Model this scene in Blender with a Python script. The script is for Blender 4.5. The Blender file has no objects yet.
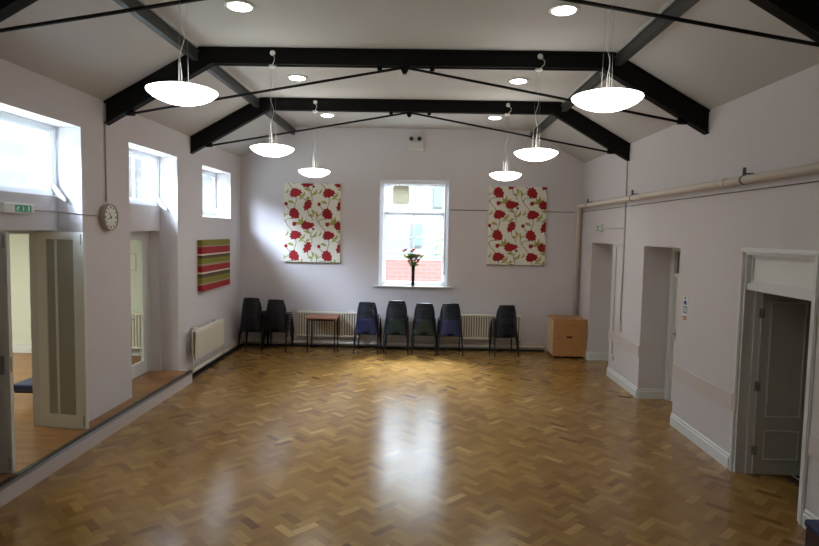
import bpy, bmesh, math, random
from mathutils import Vector, Matrix
random.seed(7)
S = bpy.context.scene
COL = S.collection
PI = math.pi

# ------------------------------------------------------------------ room dimensions (metres)
XL, XR, YB, YF = -3.876, 3.394, 12.615, -2.2     # inner faces of the hall
ZE, ZF = 4.013, 4.672                             # eaves, flat ceiling
XPL, XPR = -2.702, 2.235                          # ceiling kinks
SZ = 0.188                                        # raised platform height
XK = -3.672                                       # platform front edge
TY = [1.907, 4.575, 7.243, 9.912]                 # roof truss positions
ZREC = 3.61

# ------------------------------------------------------------------ materials
def srgb(r, g, b):
    def f(c):
        c /= 255.0
        return c / 12.92 if c <= 0.04045 else ((c + 0.055) / 1.055) ** 2.4
    return (f(r), f(g), f(b), 1.0)

def mat(name, col, rough=0.6, metal=0.0, emis=None, estr=0.0, noise=0.0, nscale=8.0, bump=0.0, bscale=60.0, spec=0.5, coat=0.0):
    m = bpy.data.materials.new(name); m.use_nodes = True
    nt = m.node_tree; b = nt.nodes['Principled BSDF']
    b.inputs['Base Color'].default_value = col
    b.inputs['Roughness'].default_value = rough
    b.inputs['Metallic'].default_value = metal
    b.inputs['Specular IOR Level'].default_value = spec
    b.inputs['Coat Weight'].default_value = coat
    if emis:
        b.inputs['Emission Color'].default_value = emis
        b.inputs['Emission Strength'].default_value = estr
    if noise > 0 or bump > 0:
        tc = nt.nodes.new('ShaderNodeTexCoord')
    if noise > 0:
        n = nt.nodes.new('ShaderNodeTexNoise'); n.inputs['Scale'].default_value = nscale; n.inputs['Detail'].default_value = 4
        nt.links.new(tc.outputs['Object'], n.inputs['Vector'])
        mx = nt.nodes.new('ShaderNodeMix'); mx.data_type = 'RGBA'
        mx.inputs['A'].default_value = tuple(c * (1 - noise) for c in col[:3]) + (1,)
        mx.inputs['B'].default_value = tuple(min(1, c * (1 + noise)) for c in col[:3]) + (1,)
        nt.links.new(n.outputs['Fac'], mx.inputs['Factor'])
        nt.links.new(mx.outputs['Result'], b.inputs['Base Color'])
    if bump > 0:
        n2 = nt.nodes.new('ShaderNodeTexNoise'); n2.inputs['Scale'].default_value = bscale; n2.inputs['Detail'].default_value = 3
        nt.links.new(tc.outputs['Object'], n2.inputs['Vector'])
        bp = nt.nodes.new('ShaderNodeBump'); bp.inputs['Strength'].default_value = bump; bp.inputs['Distance'].default_value = 0.01
        nt.links.new(n2.outputs['Fac'], bp.inputs['Height']); nt.links.new(bp.outputs['Normal'], b.inputs['Normal'])
    return m

M = {}
M['wall'] = mat('wall_plaster', srgb(219, 214, 217), 0.75, noise=0.025, nscale=1.2, bump=0.12, bscale=25)
M['ceil'] = mat('ceiling_paint', srgb(190, 188, 184), 0.85, noise=0.015, nscale=1.0)
M['white'] = mat('white_gloss_paint', srgb(226, 228, 226), 0.35)
M['cream'] = mat('cream_paint', srgb(214, 206, 190), 0.45)
M['dado'] = mat('dado_paint', srgb(216, 208, 204), 0.5)
M['leafgrey'] = mat('grey_door_paint', srgb(206, 205, 196), 0.4)
M['leafwhite'] = mat('offwhite_door_paint', srgb(228, 230, 222), 0.4)
M['black'] = mat('black_steel_paint', srgb(14, 12, 11), 0.6, noise=0.2, nscale=6, spec=0.2)
M['purlin'] = mat('dark_grey_steel_paint', srgb(46, 48, 46), 0.45)
M['darkmetal'] = mat('black_metal_tube', srgb(20, 20, 22), 0.35, metal=0.3)
M['chrome'] = mat('brushed_metal', srgb(170, 170, 168), 0.3, metal=0.9)
M['plasticwhite'] = mat('white_plastic', srgb(222, 222, 216), 0.35)
M['conduit'] = mat('painted_conduit', srgb(205, 200, 196), 0.5)
M['pipe'] = mat('painted_pipe', srgb(224, 216, 204), 0.4)
M['floorpipe'] = mat('cream_heating_pipe', srgb(240, 234, 220), 0.4)
M['cable'] = mat('grey_cable', srgb(110, 108, 106), 0.6)
M['darkgap'] = mat('dark_shadow_gap', srgb(14, 13, 12), 0.9)
M['glow'] = mat('opal_glass_glowing', srgb(250, 250, 246), 0.4, emis=(1.0, 0.97, 0.91, 1), estr=9.5)
M['glow_soft'] = mat('opal_glass_dim', srgb(250, 250, 246), 0.4, emis=(1.0, 0.97, 0.91, 1), estr=5.5)
M['glow_mid'] = mat('opal_glass_bright', srgb(250, 250, 246), 0.4, emis=(1.0, 0.97, 0.91, 1), estr=9.0)
M['glow_far'] = mat('opal_glass_brightest', srgb(250, 250, 246), 0.4, emis=(1.0, 0.97, 0.91, 1), estr=13.0)
M['down'] = mat('downlight_glowing', srgb(250, 250, 246), 0.4, emis=(1.0, 0.96, 0.86, 1), estr=15.0)
M['canvas'] = mat('cream_canvas', srgb(236, 233, 220), 0.85, noise=0.03, nscale=40)
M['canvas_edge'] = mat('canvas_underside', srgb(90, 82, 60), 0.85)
M['red'] = mat('poppy_red', srgb(158, 26, 30), 0.8)
M['darkred'] = mat('dark_red_bud', srgb(95, 24, 30), 0.8)
M['leafg'] = mat('olive_leaf_print', srgb(176, 172, 92), 0.8)
M['stem'] = mat('grey_green_stem_print', srgb(92, 96, 84), 0.8)
M['s_olive'] = mat('stripe_olive', srgb(128, 124, 42), 0.85)
M['s_red'] = mat('stripe_red', srgb(158, 32, 34), 0.85)
M['s_tan'] = mat('stripe_tan', srgb(160, 138, 108), 0.85)
M['s_cream'] = mat('stripe_cream', srgb(224, 208, 190), 0.85)
M['s_brown'] = mat('stripe_brown', srgb(86, 72, 44), 0.85)
M['vase'] = mat('black_vase_glaze', srgb(24, 18, 18), 0.25)
M['bloom'] = mat('red_petals', srgb(160, 16, 34), 0.6)
M['bloom2'] = mat('pink_petals', srgb(140, 36, 70), 0.6)
M['green'] = mat('green_leaves', srgb(88, 120, 60), 0.6)
M['yellowgreen'] = mat('yellow_green_petals', srgb(176, 186, 90), 0.6)
M['signgreen'] = mat('exit_sign_green', srgb(20, 118, 80), 0.4, emis=srgb(20, 118, 80), estr=0.25)
M['signwhite'] = mat('sign_white', srgb(232, 236, 232), 0.4)
M['signblue'] = mat('sign_blue', srgb(34, 84, 160), 0.4)
M['signred'] = mat('sign_red', srgb(196, 44, 44), 0.4)
M['clockface'] = mat('clock_face', srgb(225, 228, 218), 0.5)
M['clockrim'] = mat('clock_rim', srgb(176, 160, 146), 0.45)
M['bluevinyl'] = mat('dark_blue_vinyl', srgb(42, 56, 96), 0.45)
M['dkbrown'] = mat('dark_brown_board', srgb(58, 36, 26), 0.5)
M['beigevent'] = mat('beige_plastic', srgb(205, 200, 175), 0.5)
M['nosing'] = mat('dark_step_nosing', srgb(40, 42, 40), 0.4)
M['nosing_metal'] = mat('grey_step_trim', srgb(150, 152, 156), 0.3, metal=0.6)
M['dark'] = mat('unlit_room_shade', srgb(34, 31, 30), 0.8)  # near-black colour stands in for the lack of light in the store room
M['sidewall'] = mat('side_room_paint', srgb(222, 226, 210), 0.7)
M['fin_gap_shade'] = mat('radiator_gap_shade', srgb(140, 128, 110), 0.7)  # enamel darkened, shade between the fins put into the colour
M['rad'] = mat('radiator_enamel', srgb(240, 234, 218), 0.4)
M['net'] = mat('grey_mesh_glazing', srgb(120, 120, 108), 0.3, noise=0.15, nscale=30)
M['leaf_litter'] = mat('brown_scrap', srgb(52, 26, 16), 0.7)
M['extwindow'] = mat('distant_window_glass', (.10,.14,.155,1), 0.5)
M['shrub'] = mat('shrub_leaves', srgb(120, 160, 90), 0.7, noise=0.3, nscale=12)
M['gravel'] = mat('pale_yard', srgb(190, 186, 178), 0.9, noise=0.1)

CH_COLS = {'black': (9, 12, 22), 'navy': (32, 42, 86), 'green': (16, 40, 44), 'teal': (10, 24, 38), 'blue': (30, 44, 100)}
for k, c in CH_COLS.items():
    M['ch_' + k] = mat('chair_plastic_' + k, srgb(*c), 0.5, bump=0.1, bscale=300)

def glass_mat(name, tint, gloss=0.06):
    m = bpy.data.materials.new(name); m.use_nodes = True
    nt = m.node_tree; nt.nodes.clear()
    out = nt.nodes.new('ShaderNodeOutputMaterial')
    tr = nt.nodes.new('ShaderNodeBsdfTransparent'); tr.inputs['Color'].default_value = tint
    gl = nt.nodes.new('ShaderNodeBsdfGlossy'); gl.inputs['Roughness'].default_value = 0.02
    lw = nt.nodes.new('ShaderNodeLayerWeight'); pw = nt.nodes.new('ShaderNodeMath'); pw.operation = 'POWER'; pw.inputs[1].default_value = 5.0
    fr = nt.nodes.new('ShaderNodeMath'); fr.operation = 'MULTIPLY_ADD'; fr.inputs[1].default_value = 0.6; fr.inputs[2].default_value = 0.03
    nt.links.new(lw.outputs['Facing'], pw.inputs[0]); nt.links.new(pw.outputs[0], fr.inputs[0])
    mx = nt.nodes.new('ShaderNodeMixShader')
    nt.links.new(fr.outputs[0], mx.inputs['Fac']); nt.links.new(tr.outputs['BSDF'], mx.inputs[1]); nt.links.new(gl.outputs['BSDF'], mx.inputs[2])
    nt.links.new(mx.outputs['Shader'], out.inputs['Surface'])
    return m
M['glass'] = glass_mat('window_glass', (0.96, 0.98, 0.98, 1))
M['dimglass'] = glass_mat('tinted_glass', (0.72, 0.74, 0.70, 1))

def mesh_glass():      # wired / netted glazing of the side door: half see-through grey
    m = bpy.data.materials.new('wired_glass'); m.use_nodes = True
    nt = m.node_tree; nt.nodes.clear()
    out = nt.nodes.new('ShaderNodeOutputMaterial')
    tr = nt.nodes.new('ShaderNodeBsdfTransparent'); tr.inputs['Color'].default_value = (0.6, 0.6, 0.55, 1)
    df = nt.nodes.new('ShaderNodeBsdfPrincipled'); df.inputs['Base Color'].default_value = srgb(190, 190, 176); df.inputs['Roughness'].default_value = 0.25
    tc = nt.nodes.new('ShaderNodeTexCoord'); w = nt.nodes.new('ShaderNodeTexWave'); w.bands_direction = 'Z'; w.inputs['Scale'].default_value = 30
    nt.links.new(tc.outputs['Object'], w.inputs['Vector'])
    mp = nt.nodes.new('ShaderNodeMapRange'); mp.inputs['To Min'].default_value = 0.62; mp.inputs['To Max'].default_value = 0.85
    nt.links.new(w.outputs['Fac'], mp.inputs['Value'])
    mx = nt.nodes.new('ShaderNodeMixShader')
    nt.links.new(mp.outputs['Result'], mx.inputs['Fac']); nt.links.new(tr.outputs['BSDF'], mx.inputs[1]); nt.links.new(df.outputs['BSDF'], mx.inputs[2])
    nt.links.new(mx.outputs['Shader'], out.inputs['Surface'])
    return m
M['wired'] = mesh_glass()

def wood(name, c1, c2, scale=(1, 12, 12), rough=0.45, coat=0.0):
    m = bpy.data.materials.new(name); m.use_nodes = True
    nt = m.node_tree; b = nt.nodes['Principled BSDF']
    tc = nt.nodes.new('ShaderNodeTexCoord'); mp = nt.nodes.new('ShaderNodeMapping'); mp.inputs['Scale'].default_value = scale
    n = nt.nodes.new('ShaderNodeTexNoise'); n.inputs['Scale'].default_value = 4; n.inputs['Detail'].default_value = 6; n.inputs['Distortion'].default_value = 0.4
    cr = nt.nodes.new('ShaderNodeValToRGB'); cr.color_ramp.elements[0].position = 0.3; cr.color_ramp.elements[1].position = 0.7
    cr.color_ramp.elements[0].color = c1; cr.color_ramp.elements[1].color = c2
    nt.links.new(tc.outputs['Object'], mp.inputs['Vector']); nt.links.new(mp.outputs['Vector'], n.inputs['Vector'])
    nt.links.new(n.outputs['Fac'], cr.inputs['Fac']); nt.links.new(cr.outputs['Color'], b.inputs['Base Color'])
    b.inputs['Roughness'].default_value = rough; b.inputs['Coat Weight'].default_value = coat
    return m
M['beech'] = wood('beech_veneer', srgb(180, 126, 74), srgb(196, 144, 90), scale=(2, 2, 14))
M['beech_lit'] = wood('window_lit_beech', srgb(222, 192, 150), srgb(230, 204, 164), scale=(2, 2, 14))  # same veneer made paler, window light on the box sides put into the colour
M['tabletop'] = wood('table_veneer', srgb(140, 84, 54), srgb(160, 100, 66), scale=(2, 14, 2))

def parquet_mat():
    m = bpy.data.materials.new('herringbone_parquet'); m.use_nodes = True
    nt = m.node_tree; b = nt.nodes['Principled BSDF']; L = nt.links.new
    at = nt.nodes.new('ShaderNodeAttribute'); at.attribute_name = 'tone'
    uv = nt.nodes.new('ShaderNodeUVMap'); uv.uv_map = 'grain'
    mp = nt.nodes.new('ShaderNodeMapping'); mp.inputs['Scale'].default_value = (6, 90, 1)
    L(uv.outputs['UV'], mp.inputs['Vector'])
    n = nt.nodes.new('ShaderNodeTexNoise'); n.inputs['Scale'].default_value = 1.0; n.inputs['Detail'].default_value = 4; n.inputs['Distortion'].default_value = 0.6
    L(mp.outputs['Vector'], n.inputs['Vector'])
    cr = nt.nodes.new('ShaderNodeValToRGB'); e = cr.color_ramp.elements
    e[0].position = 0.0; e[0].color = srgb(114, 78, 40); e[1].position = 1.0; e[1].color = srgb(198, 158, 96)
    e2 = e.new(0.3); e2.color = srgb(142, 104, 52); e3 = e.new(0.65); e3.color = srgb(166, 128, 68)
    add = nt.nodes.new('ShaderNodeMath'); add.operation = 'MULTIPLY_ADD'; add.inputs[1].default_value = 0.16; add.inputs[2].default_value = -0.08
    L(n.outputs['Fac'], add.inputs[0])
    ad2 = nt.nodes.new('ShaderNodeMath'); ad2.operation = 'ADD'
    L(add.outputs[0], ad2.inputs[0]); L(at.outputs['Fac'], ad2.inputs[1])
    tc = nt.nodes.new('ShaderNodeTexCoord')
    nb = nt.nodes.new('ShaderNodeTexNoise'); nb.inputs['Scale'].default_value = 0.7; nb.inputs['Detail'].default_value = 2
    L(tc.outputs['Object'], nb.inputs['Vector'])
    ad3 = nt.nodes.new('ShaderNodeMath'); ad3.operation = 'MULTIPLY_ADD'; ad3.inputs[1].default_value = 0.25
    L(nb.outputs['Fac'], ad3.inputs[0]); L(ad2.outputs[0], ad3.inputs[2])
    sb = nt.nodes.new('ShaderNodeMath'); sb.operation = 'SUBTRACT'; sb.inputs[1].default_value = 0.125
    L(ad3.outputs[0], sb.inputs[0])
    L(sb.outputs[0], cr.inputs['Fac']); L(cr.outputs['Color'], b.inputs['Base Color'])
    ns = nt.nodes.new('ShaderNodeTexNoise'); ns.inputs['Scale'].default_value = 3.0; ns.inputs['Detail'].default_value = 5
    L(tc.outputs['Object'], ns.inputs['Vector'])
    mr = nt.nodes.new('ShaderNodeMapRange'); mr.inputs['To Min'].default_value = 0.14; mr.inputs['To Max'].default_value = 0.26
    L(ns.outputs['Fac'], mr.inputs['Value']); L(mr.outputs['Result'], b.inputs['Roughness'])
    b.inputs['Specular IOR Level'].default_value = 0.62
    bp = nt.nodes.new('ShaderNodeBump'); bp.inputs['Strength'].default_value = 0.10; bp.inputs['Distance'].default_value = 0.004
    nw = nt.nodes.new('ShaderNodeTexNoise'); nw.inputs['Scale'].default_value = 9.0; nw.inputs['Detail'].default_value = 2
    L(tc.outputs['Object'], nw.inputs['Vector']); L(nw.outputs['Fac'], bp.inputs['Height']); L(bp.outputs['Normal'], b.inputs['Normal'])
    return m
M['parquet'] = parquet_mat()
M['gapwood'] = mat('parquet_joint', srgb(64, 40, 22), 0.6)

def plank_mat():
    m = bpy.data.materials.new('strip_wood_floor'); m.use_nodes = True
    nt = m.node_tree; b = nt.nodes['Principled BSDF']; L = nt.links.new
    tc = nt.nodes.new('ShaderNodeTexCoord'); mp = nt.nodes.new('ShaderNodeMapping'); mp.inputs['Rotation'].default_value = (0, 0, 0)
    br = nt.nodes.new('ShaderNodeTexBrick'); br.inputs['Scale'].default_value = 1.0
    br.inputs['Brick Width'].default_value = 0.6; br.inputs['Row Height'].default_value = 0.07; br.inputs['Mortar Size'].default_value = 0.001
    br.inputs['Color1'].default_value = srgb(158, 112, 66); br.inputs['Color2'].default_value = srgb(132, 90, 50); br.inputs['Mortar'].default_value = srgb(90, 56, 30)
    L(tc.outputs['Object'], mp.inputs['Vector']); L(mp.outputs['Vector'], br.inputs['Vector']); L(br.outputs['Color'], b.inputs['Base Color'])
    b.inputs['Roughness'].default_value = 0.35
    return m
M['planks'] = plank_mat()

def brick_mat(name, c1, c2, mo, rot):
    m = bpy.data.materials.new(name); m.use_nodes = True
    nt = m.node_tree; b = nt.nodes['Principled BSDF']; L = nt.links.new
    tc = nt.nodes.new('ShaderNodeTexCoord'); mp = nt.nodes.new('ShaderNodeMapping'); mp.inputs['Rotation'].default_value = rot
    br = nt.nodes.new('ShaderNodeTexBrick'); br.inputs['Scale'].default_value = 1.0
    br.inputs['Brick Width'].default_value = 0.34; br.inputs['Row Height'].default_value = 0.115; br.inputs['Mortar Size'].default_value = 0.012
    br.inputs['Color1'].default_value = c1; br.inputs['Color2'].default_value = c2; br.inputs['Mortar'].default_value = mo
    L(tc.outputs['Object'], mp.inputs['Vector']); L(mp.outputs['Vector'], br.inputs['Vector']); L(br.outputs['Color'], b.inputs['Base Color'])
    b.inputs['Roughness'].default_value = 0.9
    return m
M['redbrick'] = brick_mat('red_brick', (.25,.105,.09,1), (.22,.095,.08,1), (.27,.15,.135,1), (PI / 2, 0, 0))
M['palebrick'] = brick_mat('pale_brick', (.165,.167,.168,1), (.135,.138,.142,1), (.21,.21,.208,1), (PI / 2, 0, 0))
M['palestone'] = brick_mat('pale_stone', (.135,.135,.13,1), (.10,.10,.10,1), (.17,.17,.165,1), (PI / 2, 0, PI / 2))

def joinery():
    m = mat('window_joinery_white', srgb(236, 238, 238), 0.4); nt = m.node_tree
    tr = nt.nodes.new('ShaderNodeBsdfTranslucent'); tr.inputs['Color'].default_value = (.9, .92, .95, 1)
    mx = nt.nodes.new('ShaderNodeMixShader'); mx.inputs['Fac'].default_value = .32  # translucency added to imitate bloom on the backlit bars
    out = [n for n in nt.nodes if n.type == 'OUTPUT_MATERIAL'][0]
    nt.links.new(nt.nodes['Principled BSDF'].outputs[0], mx.inputs[1]); nt.links.new(tr.outputs[0], mx.inputs[2]); nt.links.new(mx.outputs[0], out.inputs['Surface'])
    return m
M['joinery'] = joinery(); M['ventplastic'] = joinery(); M['ventplastic'].node_tree.nodes['Principled BSDF'].inputs['Base Color'].default_value = srgb(226, 222, 200)
for n_ in M['ventplastic'].node_tree.nodes:
    if n_.type == 'BSDF_TRANSLUCENT': n_.inputs['Color'].default_value = (.15, .145, .105, 1)

# ------------------------------------------------------------------ mesh builder
class MB:
    def __init__(s): s.v = []; s.f = []; s.m = []; s.sm = []
    def add(s, vs, fs, mi=0, smooth=False):
        o = len(s.v); s.v += [tuple(v) for v in vs]
        for f in fs: s.f.append(tuple(i + o for i in f)); s.m.append(mi); s.sm.append(smooth)
        return s
    def box(s, x0, x1, y0, y1, z0, z1, mi=0):
        vs = [(x0, y0, z0), (x1, y0, z0), (x1, y1, z0), (x0, y1, z0), (x0, y0, z1), (x1, y0, z1), (x1, y1, z1), (x0, y1, z1)]
        return s.add(vs, [(0, 3, 2, 1), (4, 5, 6, 7), (0, 1, 5, 4), (1, 2, 6, 5), (2, 3, 7, 6), (3, 0, 4, 7)], mi)
    def tube(s, pts, r, n=10, mi=0, r2=None):
        pts = [Vector(p) for p in pts]; N = len(pts); rings = []
        prev = None
        for i, p in enumerate(pts):
            d = (pts[min(i + 1, N - 1)] - pts[max(i - 1, 0)]).normalized()
            if prev is None:
                a = Vector((0, 0, 1)) if abs(d.z) < 0.9 else Vector((1, 0, 0))
                u = d.cross(a).normalized()
            else:
                u = (prev - d * prev.dot(d)).normalized()
            prev = u; w = d.cross(u)
            rr = r if r2 is None else r + (r2 - r) * i / (N - 1)
            rings.append([p + (u * math.cos(2 * PI * k / n) + w * math.sin(2 * PI * k / n)) * rr for k in range(n)])
        vs = [v for ring in rings for v in ring]
        fs = []
        for i in range(N - 1):
            for k in range(n):
                fs.append((i * n + k, i * n + (k + 1) % n, (i + 1) * n + (k + 1) % n, (i + 1) * n + k))
        s.add(vs, fs, mi, True)
        o = len(s.v) - len(vs)
        s.f.append(tuple(o + k for k in reversed(range(n)))); s.m.append(mi); s.sm.append(False)
        s.f.append(tuple(o + (N - 1) * n + k for k in range(n))); s.m.append(mi); s.sm.append(False)
        return s
    def lathe(s, prof, c=(0, 0, 0), n=32, mi=0, axis='z', smooth=True):
        vs = []; fs = []
        for (r, h) in prof:
            for k in range(n):
                a = 2 * PI * k / n; p = (r * math.cos(a), r * math.sin(a), h)
                if axis == 'x': p = (p[2], p[0], p[1])
                elif axis == 'y': p = (p[0], p[2], p[1])
                vs.append((p[0] + c[0], p[1] + c[1], p[2] + c[2]))
        for i in range(len(prof) - 1):
            for k in range(n):
                fs.append((i * n + k, i * n + (k + 1) % n, (i + 1) * n + (k + 1) % n, (i + 1) * n + k))
        return s.add(vs, fs, mi, smooth)
    def prism(s, poly, axis, a, b, mi=0):
        """poly in the two other axes (x,z for y; y,z for x; x,y for z)"""
        n = len(poly); vs = []
        for t in (a, b):
            for (p, q) in poly:
                vs.append((p, t, q) if axis == 'y' else ((t, p, q) if axis == 'x' else (p, q, t)))
        fs = [tuple(range(n)), tuple(reversed(range(n, 2 * n)))] + [(i, i + n, (i + 1) % n + n, (i + 1) % n) for i in range(n)]
        return s.add(vs, fs, mi)
    def build(s, name, mats, parent=None, bevel=0.0, solid=0.0, fix=True, loc=None, sub=0):
        me = bpy.data.meshes.new(name)
        o3 = Vector(loc) if loc else None
        vs = s.v if not o3 else [tuple(Vector(v) - o3) for v in s.v]
        me.from_pydata(vs, [], s.f)
        for k in (mats if isinstance(mats, (list, tuple)) else [mats]): me.materials.append(M[k])
        for i, p in enumerate(me.polygons): p.material_index = s.m[i]; p.use_smooth = s.sm[i]
        if fix:
            bm = bmesh.new(); bm.from_mesh(me); bmesh.ops.recalc_face_normals(bm, faces=bm.faces); bm.to_mesh(me); bm.free()
        ob = bpy.data.objects.new(name, me); COL.objects.link(ob)
        if o3: ob.location = o3
        if parent: ob.parent = parent
        if solid: md = ob.modifiers.new('solid', 'SOLIDIFY'); md.thickness = solid; md.offset = 0
        if sub: md = ob.modifiers.new('sub', 'SUBSURF'); md.levels = sub; md.render_levels = sub
        if bevel: md = ob.modifiers.new('bevel', 'BEVEL'); md.width = bevel; md.segments = 2; md.limit_method = 'ANGLE'
        return ob

def tag(o, label=None, cat=None, group=None, kind=None):
    if label: o['label'] = label
    if cat: o['category'] = cat
    if group: o['group'] = group
    if kind: o['kind'] = kind
    return o

def empty(name, loc, rz=0.0):
    o = bpy.data.objects.new(name, None); COL.objects.link(o); o.location = loc; o.rotation_euler = (0, 0, rz); o.empty_display_size = 0.1
    return o

def grid(name, xs, ys, zs, solid, mats, mfun=None, parent=None):
    """solid cells of a non-uniform grid; faces only where solid meets open"""
    xs, ys, zs = sorted(set(xs)), sorted(set(ys)), sorted(set(zs))
    nx, ny, nz = len(xs) - 1, len(ys) - 1, len(zs) - 1
    occ = {}
    for i in range(nx):
        for j in range(ny):
            for k in range(nz):
                occ[i, j, k] = solid((xs[i] + xs[i + 1]) / 2, (ys[j] + ys[j + 1]) / 2, (zs[k] + zs[k + 1]) / 2)
    vid = {}; vs = []
    def V(i, j, k):
        if (i, j, k) not in vid: vid[i, j, k] = len(vs); vs.append((xs[i], ys[j], zs[k]))
        return vid[i, j, k]
    fs = []
    for (i, j, k), o in occ.items():
        if not o: continue
        if not occ.get((i - 1, j, k)): fs.append((V(i, j, k), V(i, j, k + 1), V(i, j + 1, k + 1), V(i, j + 1, k)))
        if not occ.get((i + 1, j, k)): fs.append((V(i + 1, j, k), V(i + 1, j + 1, k), V(i + 1, j + 1, k + 1), V(i + 1, j, k + 1)))
        if not occ.get((i, j - 1, k)): fs.append((V(i, j, k), V(i + 1, j, k), V(i + 1, j, k + 1), V(i, j, k + 1)))
        if not occ.get((i, j + 1, k)): fs.append((V(i, j + 1, k), V(i, j + 1, k + 1), V(i + 1, j + 1, k + 1), V(i + 1, j + 1, k)))
        if not occ.get((i, j, k - 1)): fs.append((V(i, j, k), V(i, j + 1, k), V(i + 1, j + 1, k), V(i + 1, j, k)))
        if not occ.get((i, j, k + 1)): fs.append((V(i, j, k + 1), V(i + 1, j, k + 1), V(i + 1, j + 1, k + 1), V(i, j + 1, k + 1)))
    b = MB(); b.add(vs, fs)
    return tag(b.build(name, mats, parent, fix=False), kind='structure')

def inr(v, r): return r[0] < v < r[1]

# ------------------------------------------------------------------ shell
REC = [(5.15, 6.69), (7.79, 9.33), (10.41, 11.95)]       # recesses of the left wall
DL1 = (5.22, 6.62); DL2 = (7.86, 9.28)                    # door openings in the left wall
XRB, XO = -4.155, -4.42                                    # recess back plane, outer plane
DZ = 2.44
def left_solid(x, y, z):
    if x > XRB:
        for i, r in enumerate(REC):
            if inr(y, r) and z < ZREC and (i < 2 or z > 2.69): return False
    else:
        if x < -4.24 and z > 2.76: return False
        for i, r in enumerate(REC):
            if inr(y, r) and (2.83 if i < 2 else 2.74) < z < ZREC: return False
        if z < DZ and (inr(y, DL1) or inr(y, DL2)): return False
    return True
grid('wall_left', [XL, XRB, -4.24, XO], [YF, YB] + [v for r in REC for v in r] + list(DL1) + list(DL2), [0, SZ, DZ, 2.69, 2.74, 2.76, 2.83, ZREC, 4.35], left_solid, 'wall')

RR = [(10.52, 11.80), (7.80, 9.05)]
D3 = (5.13, 6.24)
ZR2 = 2.36
def right_solid(x, y, z):
    if inr(y, D3) and z < ZR2: return False
    if y < 6.9 and x > 3.56: return False
    for r in RR:
        if inr(y, r) and z < 2.355 and x < 3.96: return False
    if x > 3.96:
        for r in RR:
            if inr(y, (r[0] + 0.08, r[1] - 0.08)) and z < 2.30: return False
    return True
grid('wall_right', [XR, 3.56, 3.96, 4.25], [YF, YB, 6.9] + [v for r in RR for v in (r[0], r[0] + 0.08, r[1] - 0.08, r[1])] + list(D3), [0, 2.30, 2.355, ZR2, 4.35], right_solid, 'wall')

WB = (-0.90, 0.575, 1.345, 3.595)
def back_solid(x, y, z): return not (WB[0] < x < WB[1] and WB[2] < z < WB[3])
grid('wall_back', [XO, XL, WB[0], WB[1], XR, 4.25], [YB, YB + 0.3], [0, WB[2], WB[3], 4.9], back_solid, 'wall')
grid('wall_front', [XO, 4.25], [YF - 0.2, YF], [0, 4.9], lambda x, y, z: True, 'wall')

sl = (ZF - ZE) / (XR - XPR); sll = (ZF - ZE) / (XPL - XL)
cb = MB()
zl, zr_ = ZE - (XL - XO) * sll, ZE - (4.25 - XR) * sl
cb.prism([(XO, zl), (XPL, ZF), (XPR, ZF), (4.25, zr_), (4.25, zr_ + 0.15), (XPR, ZF + 0.15), (XPL, ZF + 0.15), (XO, zl + 0.15)], 'y', YF - 0.2, YB)
tag(cb.build('ceiling', 'ceil'), kind='structure')

# ---- herringbone parquet floor
def parquet():
    n, W = 3, 0.0766
    x0, x1, y0, y1 = XL - 0.5, 3.9, YF, YB + 0.02
    ca = math.cos(PI / 4) * W; g = 0.010
    vs = []; fs = []; tones = []; uvs = []
    R = 130
    rnd = random.Random(3)
    def put(ax, ay, bx, by, horiz):
        cx, cy = (ax + bx) / 2, (ay + by) / 2
        X, Y = (cx - cy) * ca, (cx + cy) * ca + 5.0
        if not (x0 < X < x1 and y0 < Y < y1): return
        if X > 3.98: return
        if X > 3.45 and not (Y < 6.9): 
            if not any(r[0] - .2 < Y < r[1] + .2 for r in RR): return
        o = len(vs)
        for (px, py) in ((ax + g, ay + g), (bx - g, ay + g), (bx - g, by - g), (ax + g, by - g)):
            vs.append(((px - py) * ca, (px + py) * ca + 5.0, 0.0))
        fs.append((o, o + 1, o + 2, o + 3))
        t = min(1, max(0, rnd.gauss(0.44, 0.125)))
        if rnd.random() < 0.05: t = min(1, t + 0.25)
        tones.append(t)
        ou, ov = rnd.random() * 50, rnd.random() * 50
        Lx, Ly = (bx - ax) * W, (by - ay) * W
        c = [(0, 0), (Lx, 0), (Lx, Ly), (0, Ly)]
        if not horiz: c = [(q, p) for p, q in c]
        uvs.extend([(p + ou, q + ov) for p, q in c])
    for j in range(-R, R):
        for i in range(-R * 2, R * 2):
            k = (i - j) % (2 * n)
            if k == 0: put(i, j, i + n, j + 1, True)
            elif k == 2 * n - 1: put(i, j, i + 1, j + n, False)
    # bed under the blocks
    o = len(vs); vs += [(x0 - .2, y0, -0.0015), (x1 + .1, y0, -0.0015), (x1 + .1, y1, -0.0015), (x0 - .2, y1, -0.0015)]
    fs.append((o, o + 1, o + 2, o + 3)); tones.append(0.3); uvs.extend([(0, 0)] * 4)
    me = bpy.data.meshes.new('floor'); me.from_pydata(vs, [], fs)
    me.materials.append(M['parquet']); me.materials.append(M['gapwood'])
    me.polygons[len(fs) - 1].material_index = 1
    a = me.attributes.new('tone', 'FLOAT', 'FACE'); a.data.foreach_set('value', tones)
    u = me.uv_layers.new(name='grain'); u.data.foreach_set('uv', [c for p in uvs for c in p])
    ob = bpy.data.objects.new('floor', me); COL.objects.link(ob)
    tag(ob, kind='structure')
parquet()

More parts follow.
